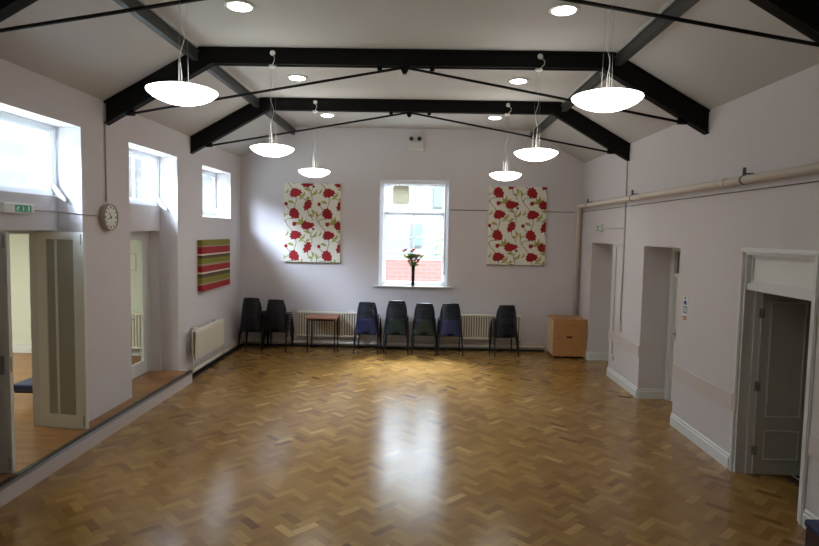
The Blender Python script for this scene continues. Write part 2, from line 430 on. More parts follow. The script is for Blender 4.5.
# ---- raised platform along the left wall with its dark nosing
p = MB().box(XO - 0.0, XK, YF, 9.372, 0.0, SZ - 0.001)
plat = tag(p.build('floor_platform', ['dado']), kind='structure')
q = MB().box(XO, XK - 0.05, YF, 9.33, SZ - 0.001, SZ + 0.004); q.build('floor_strip', 'planks', plat)
q = MB().box(XK - 0.05, XK + 0.006, YF, 9.375, SZ - 0.004, SZ + 0.006); q.build('step_nosing', 'nosing', plat)
q = MB().box(XK + 0.001, XK + 0.010, YF, 9.372, SZ - 0.035, SZ - 0.004); q.build('step_trim', 'nosing_metal', plat)

# ---- room behind the left wall
SRX = -8.2; SRY = 10.42
def side_solid(x, y, z): return not (SRX < x and 1.0 < y < SRY and SZ - 0.001 < z < 2.66)
grid('wall_side_room', [SRX - 0.1, SRX, XO], [0.9, 1.0, SRY, SRY + 0.1], [SZ - 0.1, SZ - 0.001, 2.66, 2.76], side_solid, 'sidewall')
f = MB().box(SRX, XO, 1.0, SRY, SZ - 0.001, SZ + 0.003); tag(f.build('floor_side_room', 'planks'), kind='structure')
f = MB().box(SRX, XO - 0.02, SRY - 0.02, SRY, SZ + 0.003, SZ + 0.16); f.box(SRX, XO - 0.02, SRY - 0.028, SRY, SZ + 0.003, SZ + 0.11)
tag(f.build('baseboard_side_room', 'white'), kind='structure')

# ---- dark store behind the right-hand double door
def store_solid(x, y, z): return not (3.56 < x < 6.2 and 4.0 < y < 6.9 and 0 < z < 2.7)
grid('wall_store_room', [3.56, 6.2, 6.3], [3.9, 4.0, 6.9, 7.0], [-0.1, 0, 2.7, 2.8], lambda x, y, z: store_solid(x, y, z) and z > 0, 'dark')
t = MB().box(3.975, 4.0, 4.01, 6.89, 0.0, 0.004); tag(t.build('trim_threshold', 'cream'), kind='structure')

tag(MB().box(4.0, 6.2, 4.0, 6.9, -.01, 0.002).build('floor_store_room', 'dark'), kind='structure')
# ---- baseboards
def skirt_prof(d=1): return [(0, 0), (0.022 * d, 0), (0.022 * d, 0.115), (0.014 * d, 0.125), (0.014 * d, 0.148), (0.006 * d, 0.16), (0, 0.16)]
b = MB().prism([(XR - a, z) for a, z in skirt_prof()], 'y', YF, 5.05)
for y0, y1 in ((6.31, RR[1][0]), (RR[1][1], RR[0][0]), (RR[0][1], YB - 0.02)): b.prism([(XR - a, z) for a, z in skirt_prof()], 'y', y0, y1)
for r, xe in zip(RR, (3.855, 3.795)):
    b.prism([(r[1] - a, z) for a, z in skirt_prof()], 'x', XR, xe)
    b.prism([(r[0] + a, z) for a, z in skirt_prof()], 'x', XR, xe)
tag(b.build('baseboard_right', 'white'), kind='structure')
b = MB().prism([(YB - a, z + 0.0) for a, z in skirt_prof()], 'x', XL, XR)
tag(b.build('baseboard_back', 'cream'), kind='structure')
b = MB().prism([(XL + a, z) for a, z in skirt_prof()], 'y', 9.38, YB - 0.023)
tag(b.build('baseboard_left', 'cream'), kind='structure')
# dado board on the right wall
b = MB()
for y0, y1 in ((YF, 5.05), (6.31, RR[1][0] - 0.002), (RR[1][1] + 0.002, RR[0][0] - 0.002)): b.box(XR - 0.016, XR, y0, y1, 0.645, 0.825)
tag(b.build('trim_dado_right', 'dado', bevel=0.003), kind='structure')

# ------------------------------------------------------------------ windows
def sash(b, axis, c0, c1, a0, a1, z0, z1, w):
    """rectangular frame; a = across axis, c = thickness axis"""
    def bx(p0, p1, q0, q1):
        if axis == 'x': b.box(p0, p1, c0, c1, q0, q1)
        else: b.box(c0, c1, p0, p1, q0, q1)
    bx(a0, a0 + w, z0, z1); bx(a1 - w, a1, z0, z1); bx(a0 + w, a1 - w, z0, z0 + w); bx(a0 + w, a1 - w, z1 - w, z1)
# back window (sliding sash)
w1 = tag(empty('window_1', ((WB[0] + WB[1]) / 2, YB, WB[2])), kind='structure')
def bw(mb, name, m, par=w1, **k):
    o = mb.build(name, m, None, **k); o.parent = par; o.matrix_parent_inverse = Matrix.Translation(-Vector(par.location)); return o
gx0, gx1 = -0.765, 0.455
b = MB(); sash(b, 'x', YB + 0.06, YB + 0.20, WB[0], WB[1], WB[2], WB[3], 0.075); b.box(WB[0] + 0.0751, gx0 - .035, YB + .15, YB + .199, WB[2] + .076, WB[3] - .076); b.box(gx1 + .035, WB[1] - 0.0751, YB + .15, YB + .199, WB[2] + .076, WB[3] - .076)
bw(b, 'window_frame', 'joinery')
gx0, gx1 = -0.765, 0.455
b = MB(); sash(b, 'x', YB + 0.14, YB + 0.18, gx0 - .03, gx1 + .03, 2.88, 3.535, 0.05); b.box(-0.175, -0.150, YB + .145, YB + .175, 2.93, 3.49)
us = bw(b, 'upper_sash', 'joinery')
b = MB(); sash(b, 'x', YB + 0.10, YB + 0.14, gx0 - .05, gx1 + .05, 1.38, 2.92, 0.055)
for z in (1.905, 2.385): b.box(gx0, gx1, YB + .105, YB + .135, z - .012, z + .012)
b.box(-0.174, -0.150, YB + .105, YB + .135, 1.43, 2.87)
ls = bw(b, 'lower_sash', 'joinery')
b = MB().box(gx0 - .01, gx1 + .01, YB + .158, YB + .162, 2.92, 3.5); bw(b, 'upper_pane', 'glass')
b = MB().box(gx0 - .01, gx1 + .01, YB + .118, YB + .122, 1.42, 2.88); bw(b, 'lower_pane', 'glass')
b = MB().box(-1.01, 0.685, YB - 0.07, YB + 0.10, WB[2] - 0.028, WB[2] + 0.006); bw(b, 'window_sill', 'white', bevel=0.004)
b = MB().tube([(0.50, YB + 0.045, 3.56), (0.50, YB + 0.045, 1.66)], 0.014, 8); b.box(0.485, 0.515, YB + 0.03, YB + .06, 1.60, 1.66)
bw(b, 'sash_pole', 'conduit')
# beige extractor hanging in the upper left pane
v = MB()
def rrect(cx, cz, hw, hh, r, n=6):
    pts = []
    for (sx, sz, a0) in ((1, 1, 0), (-1, 1, 90), (-1, -1, 180), (1, -1, 270)):
        for k in range(n + 1):
            a = math.radians(a0 + 90 * k / n); pts.append((cx + sx * (hw - r) + r * math.cos(a), cz + sz * (hh - r) + r * math.sin(a)))
    return pts
fan = tag(empty('extractor_vent', (-0.47, YB + 0.10, 3.27)), 'beige rounded square plastic vent hanging in the upper left window pane', 'vent')
def rel(mb, name, m, par, **k):
    o = mb.build(name, m, None, **k); o.parent = par; o.matrix_parent_inverse = Matrix.Translation(-Vector(par.location)); return o
pr_ = rrect(-0.452, 3.285, 0.172, 0.198, 0.06); v.add([(a_, YB + .09, c_) for a_, c_ in pr_], [tuple(range(len(pr_)))]); v.add([(a_, YB + d_, c_) for d_ in (.09, .125) for a_, c_ in pr_], [(i_, (i_ + 1) % len(pr_), (i_ + 1) % len(pr_) + len(pr_), i_ + len(pr_)) for i_ in range(len(pr_))]); rel(v, 'cover', 'ventplastic', fan)
rel(MB().prism(rrect(-0.452, 3.12, 0.05, 0.006, 0.005), 'y', YB + 0.082, YB + 0.0895), 'grip', 'beigevent', fan)
rel(MB().tube([(-0.47, YB + 0.10, 3.48), (-0.50, YB + 0.10, 3.53)], 0.004, 6), 'pull_cord', 'cable', fan)

# clerestory windows on the left
for i, r in enumerate(REC):
    z0 = 2.83 if i < 2 else 2.74
    w = tag(empty('window_%d' % (i + 2), (XRB, (r[0] + r[1]) / 2, z0)), kind='structure')
    b = MB(); sash(b, 'y', XRB - 0.075, XRB - 0.01, r[0], r[1], z0, ZREC, 0.05); rel(b, 'window_frame', 'joinery', w)
    ym = r[0] + (r[1] - r[0]) * 0.5
    b = MB(); sash(b, 'y', XRB - 0.055, XRB - 0.02, r[0] + .05, r[1] - .05, z0 + .05, ZREC - .05, 0.04)
    if i > 0: b.box(XRB - 0.05, XRB - 0.025, ym - .015, ym + .015, z0 + .08, ZREC - .08)
    rel(b, 'casement', 'joinery', w)
    rel(MB().box(XRB - 0.04, XRB - 0.036, r[0] + .09, r[1] - .09, z0 + .09, ZREC - .09), 'pane', 'glass', w)
    b = MB(); b.prism([(XRB - 0.02, z0 + 0.02), (XRB + 0.13, z0 - 0.06 if i < 2 else z0 + .0), (XRB + 0.13, z0 - 0.03 if i < 2 else z0 + .03), (XRB - 0.02, z0 + 0.17)], 'y', r[1] - 0.075, r[1] - 0.055)
    rel(b, 'casement_stay', 'white', w)
    if i == 2: rel(MB().prism([(XRB - 0.01, z0), (XL + 0.004, 2.694), (XL + 0.004, 2.70), (XRB - 0.01, z0 + .012)], 'y', r[0] + .001, r[1] - .001), 'window_sill', 'white', w)

# ------------------------------------------------------------------ doors
def leaf(parent, name, base, ang, w, h, mats, style, hinge_sign=1, z0=0.0):
    """door leaf; local x from the hinge, local y thickness"""
    t = 0.042
    L = bpy.data.objects.new(name + '_pivot', None)
    Mx = Matrix.Translation(Vector(base)) @ Matrix.Rotation(ang, 4, 'Z')
    def mk(mb, nm, mm, par, **k):
        for i, vv in enumerate(mb.v): mb.v[i] = tuple(Mx @ Vector(vv))
        return rel(mb, nm, mm, par, **k)
    bpy.data.objects.remove(L)
    b = MB()
    if style == 'glazed':
        sw = 0.105
        b.box(0, sw, -t / 2, t / 2, 0, h); b.box(w - sw, w, -t / 2, t / 2, 0, h)
        b.box(sw, w - sw, -t / 2, t / 2, 0, 0.17); b.box(sw, w - sw, -t / 2, t / 2, h - 0.12, h)
    else:
        b.box(0, w, -t / 2, t / 2, 0, h)
    lf = mk(b, name, mats[0], parent)
    def sub(mb, nm, mm, **k):
        for i, vv in enumerate(mb.v): mb.v[i] = tuple(Mx @ Vector(vv))
        o = mb.build(nm, mm, None, **k); o.parent = lf
        o.matrix_parent_inverse = (lf.matrix_parent_inverse).copy().inverted() @ Matrix.Translation(-Vector(parent.location)) if False else Matrix.Identity(4)
        # the leaf's own frame equals world once its parent's location is undone
        return o
    return lf, Mx, sub

def door_panels(Mx, lf, w, h, m, face):
    s = -1 if face < 0 else 1
    y0 = s * 0.021
    for (x0, x1, z0, z1) in ((0.09, w - 0.09, 0.62, h - 0.11), (0.09, w - 0.09, 0.16, 0.48)):
        b = MB()
        a, c = sorted((y0, y0 + s * 0.010)); r = 0.014
        b.box(x0, x0 + r, a, c, z0, z1); b.box(x1 - r, x1, a, c, z0, z1); b.box(x0 + r, x1 - r, a, c, z0, z0 + r); b.box(x0 + r, x1 - r, a, c, z1 - r, z1)
        for i, vv in enumerate(b.v): b.v[i] = tuple(Mx @ Vector(vv))
        child(b, 'panel_moulding', m, lf, bevel=0.003)

def child(mb, name, m, par, **k):
    """part whose mesh is in world coordinates under an object whose own frame sits at the world origin"""
    o = mb.build(name, m, None, **k); o.parent = par
    return o

def xf(mb, Mx):
    for i, vv in enumerate(mb.v): mb.v[i] = tuple(Mx @ Vector(vv))
    return mb

# door_1 : double glazed doors on the left, both leaves folded out into the hall
d1 = tag(empty('door_1', (0, 0, 0)), kind='structure')
b = MB(); b.box(-4.42, -4.33, DL1[0], DL1[0] + .05, SZ + .004, DZ); b.box(-4.42, -4.33, DL1[1] - .05, DL1[1], SZ + .004, DZ); b.box(-4.42, -4.33, DL1[0] + .05, DL1[1] - .05, DZ - .04, DZ)
child(b, 'door_frame', 'white', d1)
for (yb, yhe, lab) in ((DL1[1] - 0.04, -0.085, 'far'), (DL1[0] + 0.06, 0.0, 'near')):
    Mx = Matrix.Translation((-4.325, yb, SZ + 0.008)) @ Matrix.Rotation(math.atan2(yhe, 0.63), 4, 'Z')
    w, h, t, sw = 0.58, 2.232, 0.042, 0.115
    b = MB(); b.box(0, sw, -t / 2, t / 2, 0, h); b.box(w - sw - .01, w, -t / 2, t / 2, 0, h); b.box(sw, w - sw - .01, -t / 2, t / 2, 0, 0.155); b.box(sw, w - sw - .01, -t / 2, t / 2, h - 0.085, h)
    lf = child(xf(b, Mx), 'door_leaf', 'leafwhite', d1)
    child(xf(MB().box(sw, w - sw - .01, -.004, .004, .155, h - .085), Mx), 'glass_pane', 'wired', lf)
    child(xf(MB().box(0.215, 0.245, -0.012, -0.005, .155, h - .085), Mx), 'glazing_strip', 'leafwhite', lf)
    child(xf(MB().box(w - .035, w - .02, -.024, -.020, h - .14, h - .02).box(w - .035, w - .02, -.024, -.020, .03, .15), Mx), 'flush_bolt', 'chrome', lf)
    hb = MB(); hb.box(w - .085, w - .05, -.028, -.021, 0.93, 1.10); hb.tube([(w - .068, -.022, 1.06), (w - .068, -.065, 1.06), (w - .16, -.065, 1.06)], 0.009, 8)
    hb.tube([(w - .068, .022, 1.04), (w - .068, .06, 1.04), (w - .15, .06, 1.04)], 0.009, 8); hb.box(w, w + .003, -.012, .012, .95, 1.09)
    if lab == 'near': child(xf(hb, Mx), 'door_handle', 'chrome', lf)

# door_2 : glazed white door in the second left recess
d2 = tag(empty('door_2', (0, 0, 0)), kind='structure')
b = MB(); b.box(-4.40, -4.31, DL2[0], DL2[0] + .045, SZ + .004, DZ); b.box(-4.40, -4.31, DL2[1] - .045, DL2[1], SZ + .004, DZ); b.box(-4.40, -4.31, DL2[0] + .045, DL2[1] - .045, DZ - .04, DZ)
child(b, 'door_frame', 'white', d2)
for k, (ya, yc) in enumerate(((7.91, 8.565), (8.575, 9.23))):
    b = MB(); sw = 0.10; x0, x1 = -4.375, -4.333; z0, z1 = SZ + .008, 2.395
    b.box(x0, x1, ya, ya + sw, z0, z1); b.box(x0, x1, yc - sw - .03, yc, z0, z1); b.box(x0, x1, ya + sw, yc - sw - .03, z0, z0 + .2); b.box(x0, x1, ya + sw, yc - sw - .03, z1 - .09, z1)
    lf = child(b, 'door_leaf', 'white', d2)
    child(MB().box(-4.357, -4.351, ya + sw, yc - sw - .03, z0 + .2, z1 - .09), 'glass_pane', 'glass', lf)
    if k == 1:
        hb = MB().box(x1, x1 + .006, ya + .03, ya + .065, 1.0, 1.17); hb.tube([(x1, ya + .047, 1.12), (x1 + .05, ya + .047, 1.12), (x1 + .05, ya + .14, 1.12)], .009, 8)
        child(hb, 'door_handle', 'chrome', lf)
        child(MB().box(x1, x1 + .005, ya + .005, ya + .02, SZ + .02, SZ + .13), 'flush_bolt', 'darkmetal', lf)

# door_3 : right double door with transom, far leaf open
d3 = tag(empty('door_3', (0, 0, 0)), kind='structure')
b = MB()
ys0, ys1, zt = D3[0] - .07, D3[1] + .055, 2.405
for (a, c, d) in ((0.0, 0.055, 0.016), (0.012, 0.045, 0.024)):
    b.box(XR - d, XR, ys1 - c, ys1 - a, 0, zt - a); b.box(XR - d, XR, ys0 + a, ys0 + c, 0, zt - a)
    b.box(XR - d, XR, ys0 + c, ys1 - c, zt - c, zt - a)
child(b, 'architrave', 'white', d3, bevel=0.003)
b = MB(); b.box(XR, 3.56, D3[0], D3[0] + .03, 0, ZR2); b.box(XR, 3.56, D3[1] - .03, D3[1], 0, ZR2); b.box(XR, 3.56, D3[0] + .03, D3[1] - .03, ZR2 - .03, ZR2)
b.box(XR + .02, 3.56, D3[0] + .03, D3[1] - .03, 1.965, 2.035)
b.box(3.50, 3.56, D3[1] - .05, D3[1] - .03, 0, 1.965); b.box(3.50, 3.56, D3[0] + .03, D3[0] + .05, 0, 1.965)
child(b, 'door_frame', 'white', d3, bevel=0.003)
b = MB(); sash(b, 'y', XR + .05, XR + .09, D3[0] + .03, D3[1] - .03, 2.035, ZR2 - .03, 0.03); child(b, 'transom_frame', 'white', d3, bevel=0.002)
child(MB().box(XR + .066, XR + .074, D3[0] + .06, D3[1] - .06, 2.06, ZR2 - .06), 'transom_panel', 'signwhite', d3)
w, h, t = 0.545, 1.955, 0.042
Mx = Matrix.Translation((3.565, D3[1] - 0.045, 0.006)) @ Matrix.Rotation(math.radians(-1.5), 4, 'Z')
lf = child(xf(MB().box(0, w, -t / 2, t / 2, 0, h), Mx), 'door_leaf', 'leafgrey', d3, bevel=0.002)
child(xf(MB().box(-0.004, 0.003, -t / 2 - .001, t / 2, 0, h), Mx), 'leaf_edge', 'white', lf)
door_panels(Mx, lf, w, h, 'white', -1)
for z in (0.26, 0.95, 1.72):
    child(xf(MB().box(-.03, .028, -.024, -.0205, z - .05, z + .05).tube([(0, -.026, z - .052), (0, -.026, z + .052)], .007, 8), Mx), 'hinge', 'chrome', lf)
Mx2 = Matrix.Translation((3.565, D3[0] + 0.045, 0.006)) @ Matrix.Rotation(math.radians(2), 4, 'Z')
lf = child(xf(MB().box(0, w, -t / 2, t / 2, 0, h), Mx2), 'door_leaf', 'leafgrey', d3, bevel=0.002)
door_panels(Mx2, lf, w, h, 'white', 1)

# doors 4 and 5 : at the back of the right-hand recesses, transom light above
for n_, r, xb in ((4, RR[1], 3.80), (5, RR[0], 3.86)):
    d = tag(empty('door_%d' % n_, (0, 0, 0)), kind='structure')
    y0, y1 = r[0] + .08, r[1] - .08; xe = xb + .095
    b = MB(); b.box(xb, xe, r[0] + .001, y0 + .05, 0, 2.35); b.box(xb, xe, y1 - .05, r[1] - .001, 0, 2.35); b.box(xb, xe, y0 + .05, y1 - .05, 2.29, 2.35); b.box(xb + .01, xe, y0 + .05, y1 - .05, 1.90, 1.96)
    child(b, 'door_frame', 'white', d, bevel=0.003)
    child(MB().box(xb + .05, xb + .055, y0 + .05, y1 - .05, 1.96, 2.29), 'transom_pane', 'net', d)
    lf = child(MB().box(xb + .05, xb + .09, y0 + .055, y1 - .055, 0.006, 1.895), 'door_leaf', 'leafwhite', d, bevel=0.002)
    Mx = Matrix.Translation((xb + .07, y1 - .055, 0.006)) @ Matrix.Rotation(-PI / 2, 4, 'Z')
    door_panels(Mx, lf, y1 - y0 - .11, 1.89, 'white', -1)
    hb = MB().box(xb + .042, xb + .05, y1 - .14, y1 - .10, .95, 1.12); hb.tube([(xb + .05, y1 - .12, 1.05), (xb, y1 - .12, 1.05), (xb, y1 - .22, 1.05)], .009, 8)
    child(hb, 'door_handle', 'chrome', lf)

# ------------------------------------------------------------------ roof steel
XC = (XL + XR) / 2
tr_names = ['second from the camera, its feet outside the picture', 'third, with the nearest pair of lamps beyond it', 'farthest, closest to the back wall']
def truss(y, label, up=0.0):
    root = tag(empty('roof_truss', (0, y, 0)), label, 'truss', 'black steel roof trusses')
    outer = [(XL, ZE - .005), (XPL, ZF - .004), (XPR, ZF - .004), (XR, ZE - .005)]
    inner = [(XL, 3.735), (XPL + .14, 4.455), (XPR - .10, 4.47), (XR, 3.735)]
    mid = XC
    inner = [(XL, 3.735), (XPL + .14, 4.475), (XPR - .12, 4.475), (XR, 3.735)]
    def strip(b, line, th, hy):
        up = [(x, z + th) for x, z in line]
        for i in range(3):
            b.prism([line[i], line[i + 1], up[i + 1], up[i]], 'y', y - hy, y + hy)
    b = MB()
    for i in range(3): b.prism([inner[i], inner[i + 1], outer[i + 1], outer[i]], 'y', y - .035, y + .035)
    strip(b, inner, 0.018, 0.06); strip(b, [(x, z - .018) for x, z in outer], 0.018, 0.06)
    rel(b, 'portal_beam', 'black', root)
    for s, xf_ in ((-1, XL + .30), (1, XR - .30)):
        b = MB().tube([(xf_, y - .02, 3.868 + up), (XC + s * .02, y - .02, 4.462)], 0.016, 8); rel(b, 'tie_rod', 'black', root)
        b = MB().box(xf_ - .05, xf_ + .05, y - .022, y + .022, 3.85, 3.93); rel(b, 'rod_bracket', 'black', root)
    b = MB().prism([(XC - .06, 4.475), (XC + .06, 4.475), (XC + .02, 4.395), (XC - .02, 4.395)], 'y', y - .03, y + .03); rel(b, 'centre_bracket', 'black', root, bevel=.003)
    for dx in (-.30, .33): rel(MB().lathe([(0, -.045), (.028, -.045), (.035, -.01), (.035, 0), (0, 0)], (XC + dx, y, 4.478), 10), 'bolt', 'black', root)
truss(TY[0], 'black steel roof truss above and behind the viewpoint, nearest of the four')
truss(TY[1], 'black steel truss whose tie rods cross the top corners of the view', 0.05)
truss(TY[2], 'black steel roof truss carrying the middle pair of saucer lamps')
truss(TY[3], 'black steel roof truss closest to the back wall')

ybs = [YF] + TY + [YB]
bays = ['behind the viewpoint', 'in the bay over the viewpoint', 'in the bay above the nearest saucer lamp', 'between the two trusses in full view', 'in the short bay against the back wall']
for side, xs, sg in (('left', XPL - .05, 1), ('right', XPR + .05, -1)):
    for i in range(5):
        y0, y1 = ybs[i] + (.062 if i else 0), ybs[i + 1] - (.062 if i < 4 else 0)
        root = tag(empty('roof_purlin', (xs, y0, 4.5)), 'dark steel purlin on the %s slope %s' % (side, bays[i]), 'purlin', 'dark grey steel purlins')
        b = MB().box(xs - .035, xs + .035, y0, y1, 4.505, 4.632); rel(b, 'web', 'purlin', root)
        xa, xb = sorted((xs + sg * .035, xs + sg * .05)); b = MB().box(xa, xb, y0, y1, 4.60, 4.618); rel(b, 'flange', 'pipe' if False else 'purlin', root)

# ------------------------------------------------------------------ pendant lamps
def pendant(x, y, z, label):
    root = tag(empty('pendant_lamp', (x, y, z)), label, 'lamp', 'white saucer pendant lamps')
    r = .262
    b = MB().lathe([(0.001, .040), (.10, .036), (.19, .026), (.238, .012), (.259, .003), (r, -.004), (.254, -.018), (.223, -.045), (.17, -.072), (.11, -.092), (.05, -.099), (0.001, -.101)], (x, y, z), 48)
    rel(b, 'lamp_shade', 'glow_soft' if y < 5 else ('glow_mid' if y < 8 else 'glow_far'), root)
    yr = y
    zt = 4.475
    b = MB().lathe([(0.001, 0), (.045, 0), (.05, -.012), (.03, -.03), (0.001, -.034)], (x, yr, zt), 20); rel(b, 'ceiling_rose', 'plasticwhite', root)
    for k in range(3):
        a = 2 * PI * k / 3 + .5
        rel(MB().tube([(x + .03 * math.cos(a), yr + .03 * math.sin(a), zt - .02), (x + .045 * math.cos(a), y + .045 * math.sin(a), z + .037)], .0011, 5), 'suspension_wire', 'chrome', root)
    pts = []
    for k in range(25):
        t = k / 24; zz = (zt - .03) * (1 - t) + (z + .04) * t
        pts.append((x + .018 * math.sin(t * 17 + x) * math.sin(PI * t) - .004, y + .012 * math.cos(t * 11), zz))
    rel(MB().tube(pts, .0026, 6), 'power_flex', 'plasticwhite', root)
    b = MB().lathe([(0.001, -.03), (.028, -.03), (.034, -.012), (.03, .0), (0.001, 0)], (x + (.02 if x < 0 else -.0), y - .062, 4.60), 14, axis='y')
    b.tube([(x, y - .085, 4.59), (x + .05, y - .10, 4.54), (x + .045, y - .10, 4.50), (x + .0, y - .03, 4.462)], .004, 6)
    rel(b, 'junction_knob', 'plasticwhite', root)
for i, (y, z, w_) in enumerate(((TY[1], 3.545, 'nearest and largest looking'), (TY[2], 3.487, 'the middle one'), (TY[3], 3.483, 'the farthest and smallest looking'))):
    pendant((-1.855, -1.838, -1.808)[i], y, z, 'glowing white glass saucer lamp in the left row, %s' % w_)
    pendant((1.383, 1.364, 1.375)[i], y, z, 'glowing white glass saucer lamp in the right row, %s' % w_)

for j, (y, w_) in enumerate(((5.88, 'nearest the camera'), (8.55, 'the middle one'), (11.24, 'closest to the back wall'))):
    for x, sd in ((-1.815, 'left'), (1.33, 'right')):
        root = tag(empty('ceiling_downlight', (x, y, ZF)), 'lit round ceiling downlight, %s row, %s' % (sd, w_), 'downlight', 'round ceiling downlights')
        rel(MB().lathe([(.112, 0), (.145, 0), (.148, -.010), (.135, -.018), (.112, -.014)], (x, y, ZF), 32), 'trim_ring', 'plasticwhite', root)
        rel(MB().lathe([(.111, -.004), (.108, -.022), (.07, -.032), (.001, -.036)], (x, y, ZF), 32), 'diffuser', 'down', root)

# ------------------------------------------------------------------ pictures
def clip(poly, x0, x1, z0, z1):
    for ax, lim, sg in ((0, x0, 1), (0, x1, -1), (1, z0, 1), (1, z1, -1)):
        out = []
        for i in range(len(poly)):
            a, c = poly[i], poly[(i + 1) % len(poly)]
            ia, ic = sg * (a[ax] - lim) >= 0, sg * (c[ax] - lim) >= 0
            if ia: out.append(a)
            if ia != ic:
                t = (lim - a[ax]) / (c[ax] - a[ax]); out.append((a[0] + t * (c[0] - a[0]), a[1] + t * (c[1] - a[1])))
        poly = out
        if len(poly) < 3: return []
    return poly

def poppy_picture(x0, x1, z0, z1, ph, label):
    """ph = local position (in pattern units) of tile origin; pattern unit 0.00355 m"""
    u = 0.00356
    root = tag(empty('floral_canvas', ((x0 + x1) / 2, YB, z0)), label, 'picture', 'poppy pictures')
    yf = YB - .055
    b = MB().box(x0, x1, yf, YB - .004, z0, z1); rel(b, 'canvas', 'canvas', root, bevel=.004)
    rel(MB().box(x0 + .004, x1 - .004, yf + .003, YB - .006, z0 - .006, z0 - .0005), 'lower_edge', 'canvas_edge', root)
    pr = MB(); rn = random.Random(5)
    def put(poly, mi, dy):
        poly = clip([(x0 + px * u, z1 - pz * u) for px, pz in poly], x0 + .003, x1 - .003, z0 + .003, z1 - .003)
        if len(poly) >= 3:
            y = yf - dy
            pr.add([(p[0], y, p[1]) for p in poly], [tuple(range(len(poly)))], mi)
    def blob(cx, cy, rx, ry, ang, mi, dy, lobes=9, amp=.13, seed=0):
        ca, sa = math.cos(math.radians(ang)), math.sin(math.radians(ang)); n = 54; pts = []; rx, ry = rx * 1.02, ry * 1.02
        for k in range(n):
            a = 2 * PI * k / n; rr = 1 + amp * (abs(math.sin(a * lobes / 2 + seed)) * 2 - 1) + .06 * math.sin(3 * a + seed * 2)
            px, py = rx * rr * math.cos(a), ry * rr * math.sin(a); pts.append((cx + px * ca - py * sa, cy + px * sa + py * ca))
        # fan of triangles keeps concave outlines clean after clipping
        for k in range(n): put([(cx, cy), pts[k], pts[(k + 1) % n]], mi, dy)
    def leaf_(x, y, l, w, ang, bend=0.0):
        ca, sa = math.cos(math.radians(ang)), math.sin(math.radians(ang)); n = 8; up = []; lo = []
        for k in range(n + 1):
            t = k / n; ww = w * math.sin(PI * t ** .8) / 2; bx = bend * l * math.sin(PI * t)
            px = t * l
            up.append((px, bx + ww)); lo.append((px, bx - ww))
        T = lambda p: (x + p[0] * ca - p[1] * sa, y + p[0] * sa + p[1] * ca)
        for k in range(n): put([T(up[k]), T(up[k + 1]), T(lo[k + 1]), T(lo[k])], 2, .0012)
    def stem(pts, w=3.0):
        P = []
        n = len(pts)
        for i in range(n - 1):
            p0, p1, p2, p3 = pts[max(i - 1, 0)], pts[i], pts[i + 1], pts[min(i + 2, n - 1)]
            for k in range(6):
                t = k / 6
                P.append(tuple(.5 * ((2 * p1[c]) + (-p0[c] + p2[c]) * t + (2 * p0[c] - 5 * p1[c] + 4 * p2[c] - p3[c]) * t * t + (-p0[c] + 3 * p1[c] - 3 * p2[c] + p3[c]) * t ** 3) for c in (0, 1)))
        P.append(pts[-1])
        for a, c in zip(P, P[1:]):
            dx, dz = c[0] - a[0], c[1] - a[1]; l = math.hypot(dx, dz) or 1; nx, nz = -dz / l * w / 2, dx / l * w / 2
            put([(a[0] + nx, a[1] + nz), (c[0] + nx, c[1] + nz), (c[0] - nx, c[1] - nz), (a[0] - nx, a[1] - nz)], 3, .0008)
    for ti in range(-1, 3):
        for tj in range(-1, 4):
            ox, oy = ti * 198 + ph[0], tj * 252 + ph[1]
            def o(x, y): return (x + ox, y + oy)
            stem([o(70, 80), o(74, 105), o(60, 150)]); stem([o(62, 210), o(20, 215), o(15, 240), o(45, 275), o(52, 290)])
            stem([o(142, 155), o(150, 185), o(168, 205), o(170, 222)]); stem([o(172, 285), o(160, 310), o(170, 345), o(165, 360)])
            stem([o(92, 90), o(120, 92), o(134, 110)]); stem([o(120, 20), o(150, 30), o(165, 60), o(172, 80)])
            stem([o(10, 235), o(0, 200), o(40, 175)]); stem([o(14, 130), o(30, 150), o(44, 165)])
            leaf_(*o(22, 108), 44, 17, 20, -.1); leaf_(*o(92, 78), 46, 17, -42, .25); leaf_(*o(88, 100), 36, 12, -5, -.35)
            leaf_(*o(160, 45), 44, 18, 195, .1); leaf_(*o(165, 70), 50, 16, -50, .2); leaf_(*o(158, 82), 36, 14, 150, .1)
            leaf_(*o(104, 245), 42, 16, -115); leaf_(*o(106, 244), 48, 17, -85); leaf_(*o(110, 246), 42, 15, -50); leaf_(*o(100, 244), 38, 15, -160)
            leaf_(*o(178, 195), 34, 16, 185, .1); leaf_(*o(178, 190), 40, 15, -110, .15)
            leaf_(*o(2, 205), 44, 15, -105, .1); leaf_(*o(6, 62), 38, 11, -60, .2)
            blob(*o(70, 58), 34, 23, -12, 0, .002, 9, .12, .4); blob(*o(62, 44), 18, 13, -10, 0, .0021, 5, .1, 1)
            blob(*o(142, 130), 20, 31, 28, 0, .002, 8, .16, 1.2); blob(*o(152, 112), 10, 14, 10, 0, .0021, 4, .1)
            blob(*o(62, 180), 27, 31, -35, 0, .002, 9, .12, 2.2); blob(*o(75, 196), 16, 14, 0, 0, .0021, 5, .1)
            blob(*o(142, 252), 38, 20, -8, 0, .002, 9, .14, .9); blob(*o(130, 243), 20, 16, 0, 0, .0021, 5, .12)
            blob(*o(13, 123), 10, 10, 0, 0, .002, 5, .1); blob(*o(63, 243), 12, 12, 0, 0, .002, 5, .14, 1)
            blob(*o(177, 272), 7, 6, 0, 1, .002, 4, .08)
            blob(*o(177, 18), 6, 6, 0, 1, .002, 4, .08)
    rel(pr, 'poppy_print', ['red', 'darkred', 'leafg', 'stem'], root, fix=False)
poppy_picture(-2.935, -1.725, 1.815, 3.49, (0, 0), 'cream canvas printed with red poppies, hung left of the window')
